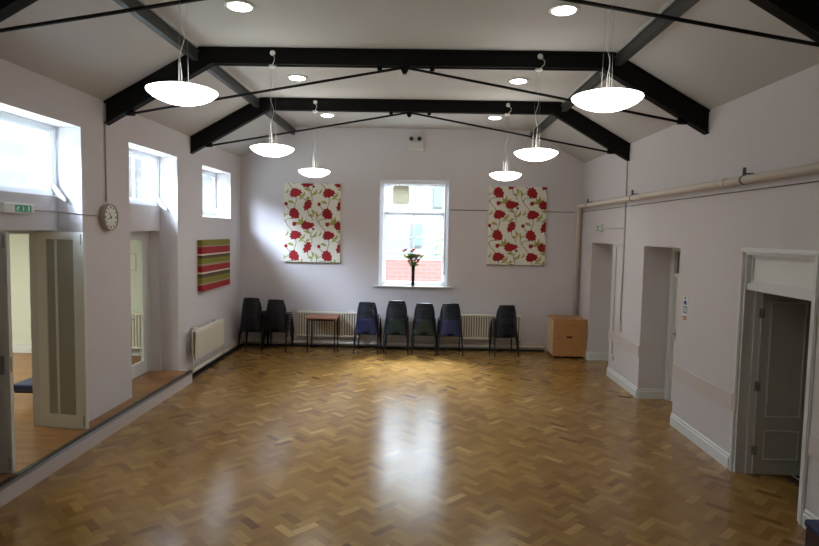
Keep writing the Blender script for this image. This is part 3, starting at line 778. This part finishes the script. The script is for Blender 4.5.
poppy_picture(1.405, 2.63, 1.843, 3.497, (-4, -143), 'cream canvas printed with red poppies, hung right of the window')

# striped panel on left wall
SP = (10.15, 11.64, 1.395, 2.29)
st = tag(empty('striped_canvas', (XL, 10.9, SP[2])), 'red, olive and brown striped fabric panel above the left wall radiator', 'picture')
cuts = [(0, 's_olive'), (.105, 's_tan'), (.135, 's_red'), (.27, 's_cream'), (.30, 's_brown'), (.36, 's_olive'), (.465, 's_tan'), (.505, 's_red'), (.63, 's_cream'), (.66, 's_brown'), (.735, 's_olive'), (.845, 's_tan'), (.88, 's_red'), (1.0, None)]
b = MB(); ml = ['s_olive', 's_tan', 's_red', 's_cream', 's_brown']
H_ = SP[3] - SP[2]
for (t0, m0), (t1, _) in zip(cuts, cuts[1:]):
    b.box(XL + .003, XL + .085, SP[0], SP[1], SP[3] - t1 * H_, SP[3] - t0 * H_, ml.index(m0))
rel(b, 'striped_fabric', ml, st)

# ------------------------------------------------------------------ radiators
def radiator(name, c, length, z0, z1, axis, label, sg):
    """sg: direction of the front along the other axis"""
    root = tag(empty(name, c), label, 'radiator')
    L2 = length / 2; th = 0.075
    def P(mb):    # local: x along, y depth (front at -y), z up
        out = MB(); out.f = mb.f; out.m = mb.m; out.sm = mb.sm
        for (x, y, z) in mb.v:
            out.v.append((c[0] + x, c[1] + y, z) if axis == 'x' else (c[0] - y, c[1] + x, z))
        return out
    n = int(length / 0.052)
    if axis == 'x':
        b = MB().box(-L2, L2, -.012, .012, z0 + .03, z1 - .03); rel(P(b), 'back_panel', 'fin_gap_shade', root)
        b = MB()
        for k in range(n + 1):
            x = -L2 + length * k / n; b.box(max(-L2, x - .013), min(L2, x + .013), -.05, -.012, z0 + .03, z1 - .03)
        rel(P(b), 'fins', 'rad', root, bevel=.003)
        b = MB().box(-L2 - .01, L2 + .01, -.055, .03, z1 - .04, z1); rel(P(b), 'top_rail', 'rad', root, bevel=.006)
        b = MB().box(-L2 - .01, L2 + .01, -.055, .03, z0, z0 + .035); rel(P(b), 'bottom_rail', 'rad', root, bevel=.006)
    else:
        b = MB().box(-L2, L2, -.045, -.02, z0, z1)
        rel(P(b), 'front_panel', 'rad', root, bevel=.006)
        b = MB()
        for k in range(n + 1):
            x = -L2 + .02 + (length - .04) * k / n; b.box(x - .012, x + .012, -.050, -.0455, z0 + .03, z1 - .05)
        rel(P(b), 'fins', 'rad', root, bevel=.002)
        rel(P(MB().box(-L2, L2, .005, .03, z0, z1)), 'back_panel', 'rad', root, bevel=.004)
        rel(P(MB().box(-L2 + .002, L2 - .002, -.02, .005, z1 - .015, z1 - .002)), 'top_grille', 'cream', root)
    for s in (-1, 1):
        rel(P(MB().box(s * (L2 - .22) - .05, s * (L2 - .22) + .05, .028, .085, z1 - .06, z1 + .03)), 'wall_bracket', 'plasticwhite', root, bevel=.004)
    xx = L2 + .03
    for s in (-1, 1):
        b = MB().tube([(s * (L2 - .0), 0, z0 + .03), (s * xx, 0, z0 + .03), (s * xx, 0, z0 - .02), (s * xx, 0, .13)], .010, 8)
        rel(P(b), 'feed_pipe', 'rad', root)
    b = MB().lathe([(0.001, .0), (.018, 0), (.022, .02), (.02, .055), (0.001, .06)], (xx, 0, z0 + .02 if axis == 'x' else z0 + .02), 14)
    rel(P(b), 'valve', 'plasticwhite', root)
    return root
radiator('radiator', (-1.925, YB - .12, 0), 1.35, .235, .775, 'x', 'cream slatted radiator on the back wall, left of the window', -1)
radiator('radiator', (1.37, YB - .12, 0), 1.53, .25, .78, 'x', 'cream slatted radiator on the back wall, right of the window', -1)
radiator('radiator', (XL + .125, 10.33, 0), 1.40, .31, .79, 'y', 'white panel radiator on the left wall under the striped panel', 1)
# radiator in the side room
radiator('radiator', (-5.05, SRY - .12, 0), 0.9, SZ + .15, SZ + .80, 'x', 'white radiator seen through the narrow glazed door', -1)

# heating pipes along the floor
o = MB().tube([(XL + .06, 9.40, .085), (XL + .06, YB - .10, .085)], .032, 12)
tag(o.build('heating_pipe', 'floorpipe'), 'cream heating pipe running low along the left wall under the radiator', 'pipe')
o = MB().tube([(XL + .10, YB - .06, .085), (XR - .72, YB - .06, .085)], .030, 12)
tag(o.build('heating_pipe', 'floorpipe'), 'cream heating pipe running low along the back wall behind the chairs', 'pipe')
tag(MB().box(XL + .022, XL + .13, 9.38, YB - .11, 0.0005, .02).build('pipe_shadow', 'darkgap'), 'black strip drawn as the shadow under the left wall pipe', 'shadow strip')  # black strip stands in for the shade between pipe and floor
tag(MB().box(XL + .14, XR - .72, YB - .11, YB - .024, 0.0005, .025).build('pipe_shadow', 'darkgap'), 'black strip drawn as the shadow under the back wall pipe', 'shadow strip')  # same painted shadow below the back wall pipe

# high pipe on the right
rt = tag(empty('wall_pipe', (XR, YB, 3.1)), 'thick beige pipe running high along the right wall and down the back corner', 'pipe')
rel(MB().tube([(3.30, YF + .01, 3.10), (3.30, YB - .13, 3.10), (3.298, YB - .09, 3.088), (3.295, YB - .07, 3.05), (3.295, YB - .07, 0.17)], .042, 14), 'pipe_run', 'pipe', rt)
for y in (0.9, 3.7, 6.18, 9.4, 11.9):
    b = MB().box(3.285, 3.315, y - .008, y + .008, 3.05, 3.225); b.box(3.315, XR - .001, y - .012, y + .012, 3.155, 3.17); b.lathe([(.043, -.015), (.048, -.015), (.048, .015), (.043, .015)], (3.30, y, 3.10), 16, axis='y')
    rel(b, 'pipe_hanger', 'cable', rt)
for y in (6.55, 9.0): rel(MB().lathe([(.043, -.03), (.050, -.03), (.050, .03), (.043, .03)], (3.30, y, 3.10), 16, axis='y'), 'pipe_joint', 'pipe', rt)

def conduit(pts, r, name, label, m='conduit', cat='conduit'):
    return tag(MB().tube(pts, r, 8).build(name, m), label, cat)
conduit([(XR - .006, YF + .01, 3.01), (XR - .006, YB - .03, 2.99)], .006, 'wall_cable', 'thin grey cable just under the high pipe on the right wall', 'cable', 'cable')
conduit([(0.60, YB - .006, 2.985), (1.40, YB - .006, 2.985)], .007, 'wall_cable', 'thin cable on the back wall between window and poppy canvas', 'cable', 'cable')
conduit([(2.635, YB - .006, 2.982), (3.24, YB - .006, 2.98)], .007, 'wall_cable', 'short thin cable from the right poppy canvas to the corner pipe', 'cable', 'cable')
conduit([(XR - .012, 9.93, 3.74), (XR - .012, 9.93, 3.16)], .012, 'cable_conduit', 'white conduit from the farthest truss foot down to the high pipe')
conduit([(XR - .012, 9.93, 3.05), (XR - .012, 9.93, 1.09)], .013, 'cable_conduit', 'white conduit dropping to the light switches between the recesses')
conduit([(XR - .010, 10.30, 2.31), (XR - .010, 10.30, .44)], .010, 'cable_conduit', 'thin white conduit dropping to the low wall socket')
conduit([(XR - .009, 10.50, 2.335), (XR - .009, 9.95, 2.335)], .006, 'cable_conduit', 'short white conduit level with the recess head')
conduit([(XR - .008, 11.12, 2.635), (XR - .008, 9.95, 2.635)], .006, 'wall_cable', 'thin white cable from the right exit sign to the conduit', 'conduit', 'cable')
conduit([(XL + .012, 7.195, 3.98), (XL + .012, 7.195, 2.80)], .010, 'cable_conduit', 'white conduit running from the eaves down to the wall clock')
conduit([(XL + .010, 7.03, 2.625), (XL + .010, 6.70, 2.63), (XL + .010, 6.680, 2.63), (XRB + .01, 6.683, 2.655), (XRB + .01, 6.23, 2.655)], .008, 'cable_conduit', 'white conduit from the clock round the recess to the left exit sign')

def wallbox(name, y, z, w, h, d, label, cat, slots):
    root = tag(empty(name, (XR, y, z)), label, cat)
    rel(MB().box(XR - d, XR, y - w / 2, y + w / 2, z - h / 2, z + h / 2), 'back_box', 'plasticwhite', root, bevel=.004)
    for k in range(slots):
        zz = z + (k - (slots - 1) / 2) * .08
        rel(MB().box(XR - d - .006, XR - d, y - .016, y + .016, zz - .02, zz + .02), 'rocker', 'plasticwhite', root, bevel=.002)
wallbox('light_switch', 9.93, 1.045, .09, .095, .035, 'upper white light switch under the conduit between the recesses', 'switch', 1)
wallbox('light_switch', 9.93, .945, .09, .095, .035, 'lower white light switch under the conduit between the recesses', 'switch', 1)
wallbox('wall_socket', 10.28, .385, .13, .09, .03, 'small white wall socket low on the pier between the recesses', 'socket', 1)

# ------------------------------------------------------------------ signs
def running_man(b, T, mi):
    def seg(x0, z0, x1, z1, w):
        dx, dz = x1 - x0, z1 - z0; l = math.hypot(dx, dz); nx, nz = -dz / l * w / 2, dx / l * w / 2
        b.add([T(x0 + nx, z0 + nz), T(x1 + nx, z1 + nz), T(x1 - nx, z1 - nz), T(x0 - nx, z0 - nz)], [(0, 1, 2, 3)], mi)
    b.add([T(.12 + .11 * math.cos(a * PI / 5), .80 + .11 * math.sin(a * PI / 5)) for a in range(10)], [tuple(range(10))], mi)
    seg(.08, .66, -.08, .32, .20); seg(-.08, .34, .16, .14, .11); seg(.16, .14, .10, -.12, .10); seg(-.08, .34, -.30, .12, .11); seg(-.30, .12, -.5, .16, .09)
    seg(.08, .64, .34, .48, .09); seg(.02, .62, -.28, .50, .09)
def exit_sign(name, c, L, H, nx, label):
    root = tag(empty(name, c), label, 'exit sign')
    x, y, z = c; d = .05 * nx
    xa, xb = sorted((x, x + d)); rel(MB().box(xa, xb, y - L / 2, y + L / 2, z - H / 2, z + H / 2), 'housing', 'plasticwhite', root, bevel=.006)
    b = MB(); xf_ = x + d + nx * .001
    g0, g1 = -L * .17, L * .38
    b.add([(xf_, y + g0, z - H * .36), (xf_, y + g1, z - H * .36), (xf_, y + g1, z + H * .36), (xf_, y + g0, z + H * .36)], [(0, 1, 2, 3)], 0)
    xg = xf_ + nx * .0008; s = H * .55
    T = lambda p, q: (xg, y + g0 + L * .10 + p * s, z - H * .24 + q * s); running_man(b, T, 1)
    T2 = lambda p, q: (xg, y + (g0 + g1) / 2 + p * s, z + q * s)
    b.add([T2(-.07, .5), T2(.07, .5), T2(.07, -.1), T2(-.07, -.1)], [(0, 1, 2, 3)], 1); b.add([T2(-.25, -.05), T2(.25, -.05), T2(0, -.5)], [(0, 1, 2)], 1)
    T3 = lambda p, q: (xg, y + g1 - L * .09 + p * s, z + q * s); b.add([T3(-.22, -.48), T3(.22, -.48), T3(.22, .5), T3(-.22, .5)], [(0, 1, 2, 3)], 1)
    rel(b, 'sign_face', ['signgreen', 'signwhite'], root, fix=False)
exit_sign('exit_sign', (XRB, 5.98, 2.665), .46, .10, 1, 'green and white running man exit sign above the left double doors')
exit_sign('exit_sign', (XR, 11.27, 2.64), .30, .13, -1, 'small green exit sign on the right wall beside the first recess')

ws = tag(empty('wall_notice', (XR, 7.56, 1.6)), 'small white notice with blue symbols and red foot beside the recess', 'sign')
rel(MB().box(XR - .004, XR, 7.50, 7.63, 1.44, 1.75), 'notice_board', 'signwhite', ws)
b = MB(); X_ = XR - .005
def q4(y0, y1, z0, z1, mi): b.add([(X_, y0, z0), (X_, y1, z0), (X_, y1, z1), (X_, y0, z1)], [(0, 1, 2, 3)], mi)
q4(7.515, 7.615, 1.445, 1.495, 1); q4(7.52, 7.61, 1.53, 1.62, 0); q4(7.53, 7.61, 1.64, 1.69, 0)
b.add([(X_, 7.57 + .02 * math.cos(k * PI / 6), 1.725 + .02 * math.sin(k * PI / 6)) for k in range(12)], [tuple(range(12))], 0)
X_ = XR - .0055; q4(7.54, 7.56, 1.545, 1.605, 2); q4(7.57, 7.59, 1.545, 1.605, 2); q4(7.53, 7.60, 1.463, 1.475, 2)
rel(b, 'notice_print', ['signblue', 'signred', 'signwhite'], ws, fix=False)

# wall clock
ck = tag(empty('wall_clock', (XL, 7.20, 2.61)), 'round beige-rimmed wall clock on the left pier', 'clock')
c = (XL, 7.20, 2.61)
rel(MB().lathe([(0.001, .0), (.160, .0), (.166, .012), (.166, .062), (.158, .074), (.150, .070), (.148, .058), (0.001, .058)], c, 40, axis='x'), 'clock_case', 'clockrim', ck)
rel(MB().lathe([(0.001, .060), (.148, .060)], c, 40, axis='x', smooth=False), 'clock_face', 'clockface', ck)
b = MB()
for k in range(12):
    a = 2 * PI * k / 12; yy, zz = c[1] + .122 * math.sin(a), c[2] + .122 * math.cos(a); s = .009 if k % 3 else .013
    b.box(XL + .0602, XL + .0615, yy - s, yy + s, zz - s, zz + s)
rel(b, 'hour_marks', 'darkmetal', ck)
def hand(nm, deg, l, w):
    a = math.radians(deg); dy, dz = math.sin(a), math.cos(a); ny, nz = dz, -dy
    b = MB(); x = XL + .064
    P = [(c[1] - dy * .02 + ny * w, c[2] - dz * .02 + nz * w), (c[1] + dy * l + ny * w * .5, c[2] + dz * l + nz * w * .5), (c[1] + dy * l - ny * w * .5, c[2] + dz * l - nz * w * .5), (c[1] - dy * .02 - ny * w, c[2] - dz * .02 - nz * w)]
    b.prism(P, 'x', x, x + .002); rel(b, nm, 'darkmetal', ck)
hand('hour_hand', 321, .075, .007); hand('minute_hand', 252, .115, .005)

# emergency twin-spot light on the back wall
el = tag(empty('emergency_light', (-.16, YB, 4.3)), 'grey twin-spot emergency light high on the back wall above the window', 'light')
rel(MB().box(-.325, .0, YB - .09, YB - .001, 4.225, 4.395), 'housing', 'plasticwhite', el, bevel=.008)
for x in (-.25, -.08):
    b = MB().lathe([(0.001, -.10), (.045, -.10), (.052, -.085), (.045, -.03), (.02, .0), (0.001, .0)], (x, YB - .02, 4.45), 20, axis='y'); b.box(x - .012, x + .012, YB - .06, YB - .04, 4.395, 4.42)
    sp = rel(b, 'spot_head', 'chrome', el)
    sp2 = MB().lathe([(0.001, -.102), (.038, -.1005)], (x, YB - .02, 4.45), 20, axis='y').build('spot_lens', 'darkmetal'); sp2.parent = sp
rel(MB().box(-.125, -.055, YB - .05, YB - .001, 4.54, 4.645), 'junction_box', 'plasticwhite', el, bevel=.006)
rel(MB().tube([(-.09, YB - .02, 4.54), (-.09, YB - .02, 4.49)], .006, 6), 'feed_cable', 'plasticwhite', el)

# ------------------------------------------------------------------ stacked chairs
def shell_mesh():
    prof = [(.215, .415, .185), (.205, .437, .195), (.16, .449, .20), (.08, .447, .205), (-.02, .440, .21), (-.10, .432, .216), (-.150, .424, .190), (-.185, .426, .178), (-.207, .440, .200), (-.218, .478, .212), (-.226, .54, .212), (-.236, .60, .204), (-.246, .66, .194), (-.256, .72, .178), (-.263, .765, .166), (-.262, .785, .155), (-.254, .793, .140)]
    cols = [-1, -.93, -.8, -.55, -.30, 0, .30, .55, .8, .93, 1]
    b = MB(); nc = len(cols); vs = []
    for i, (y, z, hw) in enumerate(prof):
        back = min(1, max(0, (z - .44) / .08)) if y < -.15 else 0
        for c_ in cols:
            e = abs(c_) ** 4
            vs.append((c_ * hw, y + back * .045 * e + back * .012 * c_ * c_, z + (1 - back) * (.018 * e) - (0.02 * c_ ** 4 if i == len(prof) - 1 else 0)))
    fs = []
    for i in range(len(prof) - 1):
        for k in range(nc - 1):
            if i == 8 and k in (4, 5): continue      # hand slot at foot of the back
            fs.append((i * nc + k, i * nc + k + 1, (i + 1) * nc + k + 1, (i + 1) * nc + k))
    b.add(vs, fs, 0, True); return b
def sq(mb):
    mb.v = [(a, b_, c_ * .93) for a, b_, c_ in mb.v]; return mb
def make_chair():
    root = empty('stacking_chair', (0, 0, 0))
    sq(shell_mesh()).build('seat_shell', 'ch_black', root, solid=.006)
    for sx in (-1, 1):
        sq(MB().tube([(sx * .17, -.09, .415), (sx * .222, -.11, .405), (sx * .235, -.17, .22), (sx * .252, -.235, .004)], .012, 8)).build('leg', 'darkmetal', root)
        sq(MB().tube([(sx * .17, .12, .420), (sx * .218, .145, .405), (sx * .228, .175, .22), (sx * .24, .205, .004)], .012, 8)).build('leg', 'darkmetal', root)
    b = MB().tube([(-.165, -.10, .413), (.165, -.10, .413)], .010, 8).tube([(-.165, .12, .418), (.165, .12, .418)], .010, 8)
    b.tube([(-.165, -.10, .415), (-.165, .12, .418)], .010, 8).tube([(.165, -.10, .415), (.165, .12, .418)], .010, 8)
    sq(b).build('seat_frame', 'darkmetal', root)
    return root
proto = make_chair(); parts = list(proto.children)
ordn = ['bottom', 'second from the bottom', 'third from the bottom', 'fourth from the bottom', 'fourth from the top', 'third from the top', 'second from the top', 'top one']
stacks = [  # x, y, count, dz, rz, colours bottom->top, place words
    (-3.46, 12.13, 8, .050, -.10, ['black'] * 8, 'the corner stack'),
    (-2.95, 12.14, 8, .0465, -.13, ['black'] * 8, 'the second stack from the left'),
    (-1.065, 12.09, 8, .0455, -.10, ['navy'] + ['teal'] * 7, 'the stack right of the table'),
    (-.475, 12.12, 8, .051, -.02, ['green'] + ['teal', 'black', 'teal'] * 2 + ['black'], 'the stack under the window, left one'),
    (.105, 12.12, 8, .045, -.02, ['green'] + ['black', 'teal', 'black'] * 2 + ['teal'], 'the stack under the window, right one'),
    (.625, 12.11, 8, .0465, .05, ['navy', 'green', 'teal', 'teal', 'black', 'teal', 'black', 'teal'], 'the stack just right of the window'),
    (1.745, 12.09, 8, .045, .17, ['teal', 'black', 'teal', 'black', 'black', 'teal', 'black', 'teal'], 'the lone rightmost stack'),
]
cname = {'black': 'near-black', 'navy': 'navy blue', 'green': 'dark green', 'teal': 'dark teal'}
shells = {}
for k in cname:
    base = [q_ for q_ in parts if q_.name.startswith('seat_shell')][0]
    me = base.data.copy(); me.materials.clear(); me.materials.append(M['ch_' + k]); shells[k] = me
first = True
rc = random.Random(11)
for (x, y, n, dz, rz, cols, words) in stacks:
    for i in range(n):
        if first:
            r = proto; cs = parts; first = False
        else:
            r = proto.copy(); COL.objects.link(r); cs = []
            for p_ in parts:
                cp = p_.copy(); COL.objects.link(cp); cp.parent = r; cs.append(cp)
        for cp in cs:
            if cp.name.startswith('seat_shell'): cp.data = shells[cols[i]]
        r.location = (x + rc.uniform(-.004, .004), y + i * .019, i * dz)
        r.rotation_euler = (0, 0, rz + rc.uniform(-.012, .012))
        tag(r, '%s plastic chair, %s in %s' % (cname[cols[i]], ordn[i], words), 'chair', 'stacked plastic chairs along the back wall')

# ------------------------------------------------------------------ small table
tb = tag(empty('side_table', (-2.02, 12.17, 0)), 'small brown-topped table with thin black legs between the chair stacks', 'table')
rel(MB().box(-2.325, -1.695, 11.87, 12.42, .696, .722), 'tabletop', 'tabletop', tb, bevel=.004)
b = MB(); b.box(-2.30, -1.72, 11.885, 11.905, .660, .696); b.box(-2.30, -1.72, 12.385, 12.405, .660, .696); b.box(-2.30, -2.28, 11.905, 12.385, .660, .696); b.box(-1.74, -1.72, 11.905, 12.385, .660, .696)
rel(b, 'apron_frame', 'darkmetal', tb)
for x in (-2.30, -1.745):
    for y in (11.885, 12.38): rel(MB().box(x, x + .025, y, y + .025, 0, .660), 'leg', 'darkmetal', tb)

# ------------------------------------------------------------------ wooden box on castors
bx = tag(empty('storage_box', (3.03, 12.2, 0)), 'square beech-veneer storage box on castors in the right corner', 'box')
x0, x1, y0, y1 = 2.705, 3.375, 11.86, 12.50
rel(MB().box(x0 + .012, x1 - .012, y0 + .018, y1, .055, .775), 'carcass', 'beech_lit', bx, bevel=.003)
rel(MB().box(x0, x1, y0, y0 + .0175, .05, .80), 'front_panel', 'beech', bx, bevel=.003)
rel(MB().box(x0, 3.035, y0 + .018, y1, .776, .80), 'lid', 'beech', bx, bevel=.003)
rel(MB().box(3.05, x1, y0 + .018, y1, .776, .80), 'lid', 'beech', bx, bevel=.003)
rel(MB().box(3.035, 3.05, y0 + .02, y1, .7765, .786), 'lid_gap', 'darkgap', bx)
rel(MB().box(x1 - .0115, x1 - .0005, y0 + .02, y1, .05, .775), 'dark_edge', 'dkbrown', bx)
rel(MB().box(2.975, 3.085, y0 - .003, y0 - .0005, .425, .46), 'handle_slot', 'darkgap', bx)
rel(MB().box(3.01, 3.06, y0 - .006, y0 - .0005, .735, .75), 'latch', 'chrome', bx)
rel(MB().box(3.005, 3.045, y0 - .006, y0 - .0005, .17, .18), 'latch', 'chrome', bx)
for x in (2.77, 3.03, 3.29):
    for y in (11.96, 12.44):
        b = MB().lathe([(0.001, -.012), (.024, -.012), (.027, 0), (.024, .012), (0.001, .012)], (x, y, .027), 14, axis='x'); b.box(x - .016, x + .016, y - .016, y + .016, .045, .0545)
        rel(b, 'castor', 'darkmetal', bx)

# ------------------------------------------------------------------ vase with flowers on the back sill
vx, vy, vz = -.16, YB - .015, WB[2] + .006
vs_ = tag(empty('flower_vase', (vx, vy, vz)), 'tall slim black vase on the back window sill', 'vase')
rel(MB().lathe([(.001, 0), (.036, 0), (.037, .01), (.036, .22), (.040, .42), (.041, .43), (.036, .43), (.033, .40), (.001, .40)], (vx, vy, vz), 24), 'vase_body', 'vase', vs_)
fl = tag(empty('flower_bunch', (vx, vy, vz + .42)), 'bunch of red and pink flowers with green leaves in the black vase', 'flowers')
rn = random.Random(4)
fpos = [(-.17, .70, 'bloom2'), (-.21, .68, 'bloom2'), (.0, .70, 'bloom'), (-.04, .67, 'bloom2'), (.09, .62, 'bloom'), (.06, .57, 'bloom'), (-.06, .57, 'bloom'), (-.09, .52, 'bloom'), (.02, .53, 'bloom'), (.17, .59, 'yellowgreen'), (.20, .61, 'yellowgreen'), (-.19, .60, 'yellowgreen'), (-.13, .60, 'yellowgreen'), (.10, .53, 'bloom2')]
for (dx, dz, m_) in fpos:
    dz = .5 + (dz - .5) * 1.35
    fy = vy + rn.uniform(-.05, .03); p_ = Vector((vx + dx, fy, vz + dz))
    st_ = rel(MB().tube([(vx + dx * .08, vy, vz + .40), (vx + dx * .45, (vy + fy) / 2, vz + .40 + (dz - .40) * .6), p_], .003, 5), 'flower_stem', 'green', fl)
    b = MB()
    for k in range(9):
        a = k * 2.4; t_ = k / 9
        rr = .046 * (.4 + .6 * t_)
        cpt = p_ + Vector((math.cos(a) * rr, math.sin(a) * rr * .8, rn.uniform(-.012, .016)))
        u_ = Vector((math.cos(a), math.sin(a), .5)).normalized() * .028; w_ = Vector((-math.sin(a), math.cos(a), 0)) * .022; n_ = Vector((0, 0, .008))
        b.add([cpt - u_, cpt + w_ + n_, cpt + u_ + n_, cpt - w_ + n_], [(0, 1, 2, 3)], 0, True)
    b.lathe([(.001, -.016), (.022, -.010), (.030, .004), (.018, .020), (.001, .026)], p_, 10)
    h = b.build('blossom', m_, None, fix=False); h.parent = st_
lv = MB()
for k in range(80):
    a = rn.uniform(0, 2 * PI); rr = rn.uniform(.02, .15); z_ = vz + .42 + rn.uniform(0, .26); rr *= (.5 + (z_ - vz - .42) * 3)
    p_ = Vector((vx + rr * math.cos(a), vy + rr * .45 * math.sin(a), z_)); d_ = Vector((math.cos(a), .4 * math.sin(a), rn.uniform(-.3, .9))).normalized() * .045; s_ = d_.cross(Vector((0, 1, .2))).normalized() * .016
    lv.add([p_ - d_, p_ + s_, p_ + d_, p_ - s_], [(0, 1, 2, 3)])
lo = rel(lv, 'foliage', 'green', fl, fix=False)

# ------------------------------------------------------------------ side room furniture and near corner block
bn = tag(empty('padded_bench', (-5.2, 7.3, SZ)), 'low bench with a blue padded top seen through the left doors', 'bench')
bx0, bx1, by0, by1 = -5.18, -4.76, 7.28, 8.9
rel(MB().box(bx0, bx1, by0, by1, SZ + .19, SZ + .28), 'seat_pad', 'bluevinyl', bn, bevel=.015)
rel(MB().box(bx0 + .03, bx1 - .03, by0 + .03, by1 - .03, SZ + .165, SZ + .1895), 'seat_frame', 'darkmetal', bn)
for x in (bx1 - .14,):
    for y in (by0 + .05, (by0 + by1) / 2, by1 - .09): rel(MB().box(x, x + .04, y, y + .04, SZ + .004, SZ + .165), 'leg', 'darkmetal', bn)
for k, (xa, xb, za, zb, words) in enumerate(((-5.22, -5.08, 1.72, 2.02, 'left of the pair'), (-5.00, -4.84, 1.62, 2.0, 'right of the pair'))):
    pc = tag(empty('framed_picture', ((xa + xb) / 2, SRY, za)), 'small framed picture seen through the narrow glazed door, %s' % words, 'picture')
    rel(MB().box(xa, xb, SRY - .02, SRY - .001, za, zb), 'frame', 'cream', pc); rel(MB().box(xa + .02, xb - .02, SRY - .022, SRY - .0205, za + .02, zb - .02), 'print', 'cable' if k else 'signwhite', pc)

kb = tag(empty('box_seat', (3.1, 3.8, 0)), 'low dark brown box with a blue padded top by the right wall', 'seat')
rel(MB().box(2.885, 3.365, 3.40, 4.28, .02, .385), 'base', 'dkbrown', kb, bevel=.004)
rel(MB().box(2.875, 3.368, 3.39, 4.29, .386, .44), 'padded_top', 'bluevinyl', kb, bevel=.012)
for x in (2.91, 3.31):
    for y in (3.43, 4.22): rel(MB().box(x, x + .03, y, y + .03, 0, .0195), 'foot', 'darkmetal', kb)

lt = MB().prism([(3.13, 9.16), (3.19, 9.10), (3.30, 9.05), (3.32, 9.075), (3.2, 9.14)], 'z', .001, .006)
tag(lt.build('wood_scrap', 'leaf_litter'), 'small dark brown scrap lying on the floor by the right pier', 'scrap')

# store room contents: a dark coat-like curtain edge on the far side
# ------------------------------------------------------------------ outside
gw = tag(empty('garden_wall', (0, 17.0, 0)), 'low pinkish red brick wall outside the back window', 'wall')
rel(MB().box(-5, 5, 17.0, 17.25, -.6, 1.72), 'brickwork', 'redbrick', gw); rel(MB().box(-5, 5, 16.97, 17.28, 1.7205, 1.80), 'coping', 'palebrick', gw)
nb = tag(empty('neighbouring_house', (0, 22, 0)), 'pale brick house beyond the red wall outside the back window', 'building')
rel(MB().box(-9, 9, 22.0, 22.4, -.6, 4.75), 'facade', 'palebrick', nb)
for (xa, xb, za, zb) in ((.45, .90, 3.45, 4.15), (-.35, -.02, 2.0, 2.75), (-2.4, -1.8, 3.2, 4.2)):
    fr = rel(MB().box(xa - .04, xb + .04, 21.95, 21.999, za - .04, zb + .04), 'window_frame', 'palestone', nb)
    h = MB().box(xa, xb, 21.93, 21.949, za, zb).build('window_pane', 'extwindow'); h.parent = fr
sh = MB(); rn = random.Random(9)
for k in range(900):
    a = rn.uniform(0, 2 * PI); rr = rn.uniform(0, 1) ** .5; zz = rn.uniform(-.4, 2.5)
    c_ = Vector((1.05 + .6 * rr * math.cos(a), 18.6 + .4 * rr * math.sin(a), zz)); u_ = Vector((rn.uniform(-1, 1), rn.uniform(-1, 1), rn.uniform(-1, 1))).normalized() * .07; w_ = u_.orthogonal().normalized() * .045
    sh.add([c_ - u_, c_ + w_, c_ + u_, c_ - w_], [(0, 1, 2, 3)])
tag(sh.build('garden_shrub', 'shrub', fix=False), 'leafy green shrub behind the red brick wall outside the window', 'shrub')
sb_ = tag(empty('stone_building', (-9.5, 8, 0)), 'pale stone building seen through the high left windows', 'building')
rel(MB().box(-10, -9.5, -4, 20, -.6, 8.5), 'facade', 'palestone', sb_)
for y in (8.2, 11.8, 15.4): 
    rel(MB().box(-9.499, -9.46, y, y + .7, 3.0, 4.6), 'window_pane', 'extwindow', sb_)
gr = MB().box(-30, 30, YB + .3, 22, -.62, -.6); gr.box(-30, XO - 4, -10, YB + .3, -.62, -.6)
tag(gr.build('ground_outside', 'gravel'), kind='structure')

# ------------------------------------------------------------------ world and lights
W = bpy.data.worlds.new('overcast'); S.world = W; W.use_nodes = True
bg = W.node_tree.nodes['Background']; bg.inputs['Color'].default_value = (0.78, 0.88, 1.0, 1); bg.inputs['Strength'].default_value = 7.0

def area(name, loc, target, sx, sy, power, col, spread=180):
    l = bpy.data.lights.new(name, 'AREA'); l.shape = 'RECTANGLE'; l.size = sx; l.size_y = sy; l.energy = power; l.color = col; l.spread = math.radians(spread)
    o = bpy.data.objects.new(name, l); COL.objects.link(o); o.location = loc
    o.rotation_euler = (Vector(target) - Vector(loc)).to_track_quat('-Z', 'Y').to_euler()
    return o
# bright overcast sky patches above the yards
for r in REC:
    ym = (r[0] + r[1]) / 2
    area('sky_patch_side', (-6.5, ym - 2.6, 5.3), (XL, ym, 3.1), 2.2, 1.4, 950, (.68, .80, 1))
area('sky_patch_back', (-.2, YB + 5.0, 8.6), (-.2, YB, 2.2), 4.0, 3.0, 7600, (.80, .89, 1))
area('side_room_light', (-7.4, 7.4, 2.6), (-7.2, 7.6, 0), 1.2, 1.2, 95, (.95, 1, .93))

# ------------------------------------------------------------------ camera
F, PT, RL, YW = 590.0, 0.069375, 0.019118, 0.018845
cam = bpy.data.cameras.new('camera'); co = bpy.data.objects.new('camera', cam); COL.objects.link(co)
cam.sensor_fit = 'HORIZONTAL'; cam.sensor_width = 36.0; cam.lens = F / 819 * 36.0; cam.clip_start = 0.05; cam.clip_end = 200
cy_, sy_, cp_, sp_ = math.cos(YW), math.sin(YW), math.cos(PT), math.sin(PT)
fwd = Vector((-sy_ * cp_, cy_ * cp_, -sp_)); right = Vector((cy_, sy_, 0)); down = fwd.cross(right)
r2 = right * math.cos(RL) - down * math.sin(RL); d2 = right * math.sin(RL) + down * math.cos(RL)
mw = Matrix(((r2.x, -d2.x, -fwd.x, 0), (r2.y, -d2.y, -fwd.y, 0), (r2.z, -d2.z, -fwd.z, 2.5), (0, 0, 0, 1)))
co.matrix_world = mw
S.camera = co
S.view_settings.view_transform = 'Standard'; S.view_settings.look = 'None'; S.view_settings.exposure = 0.22
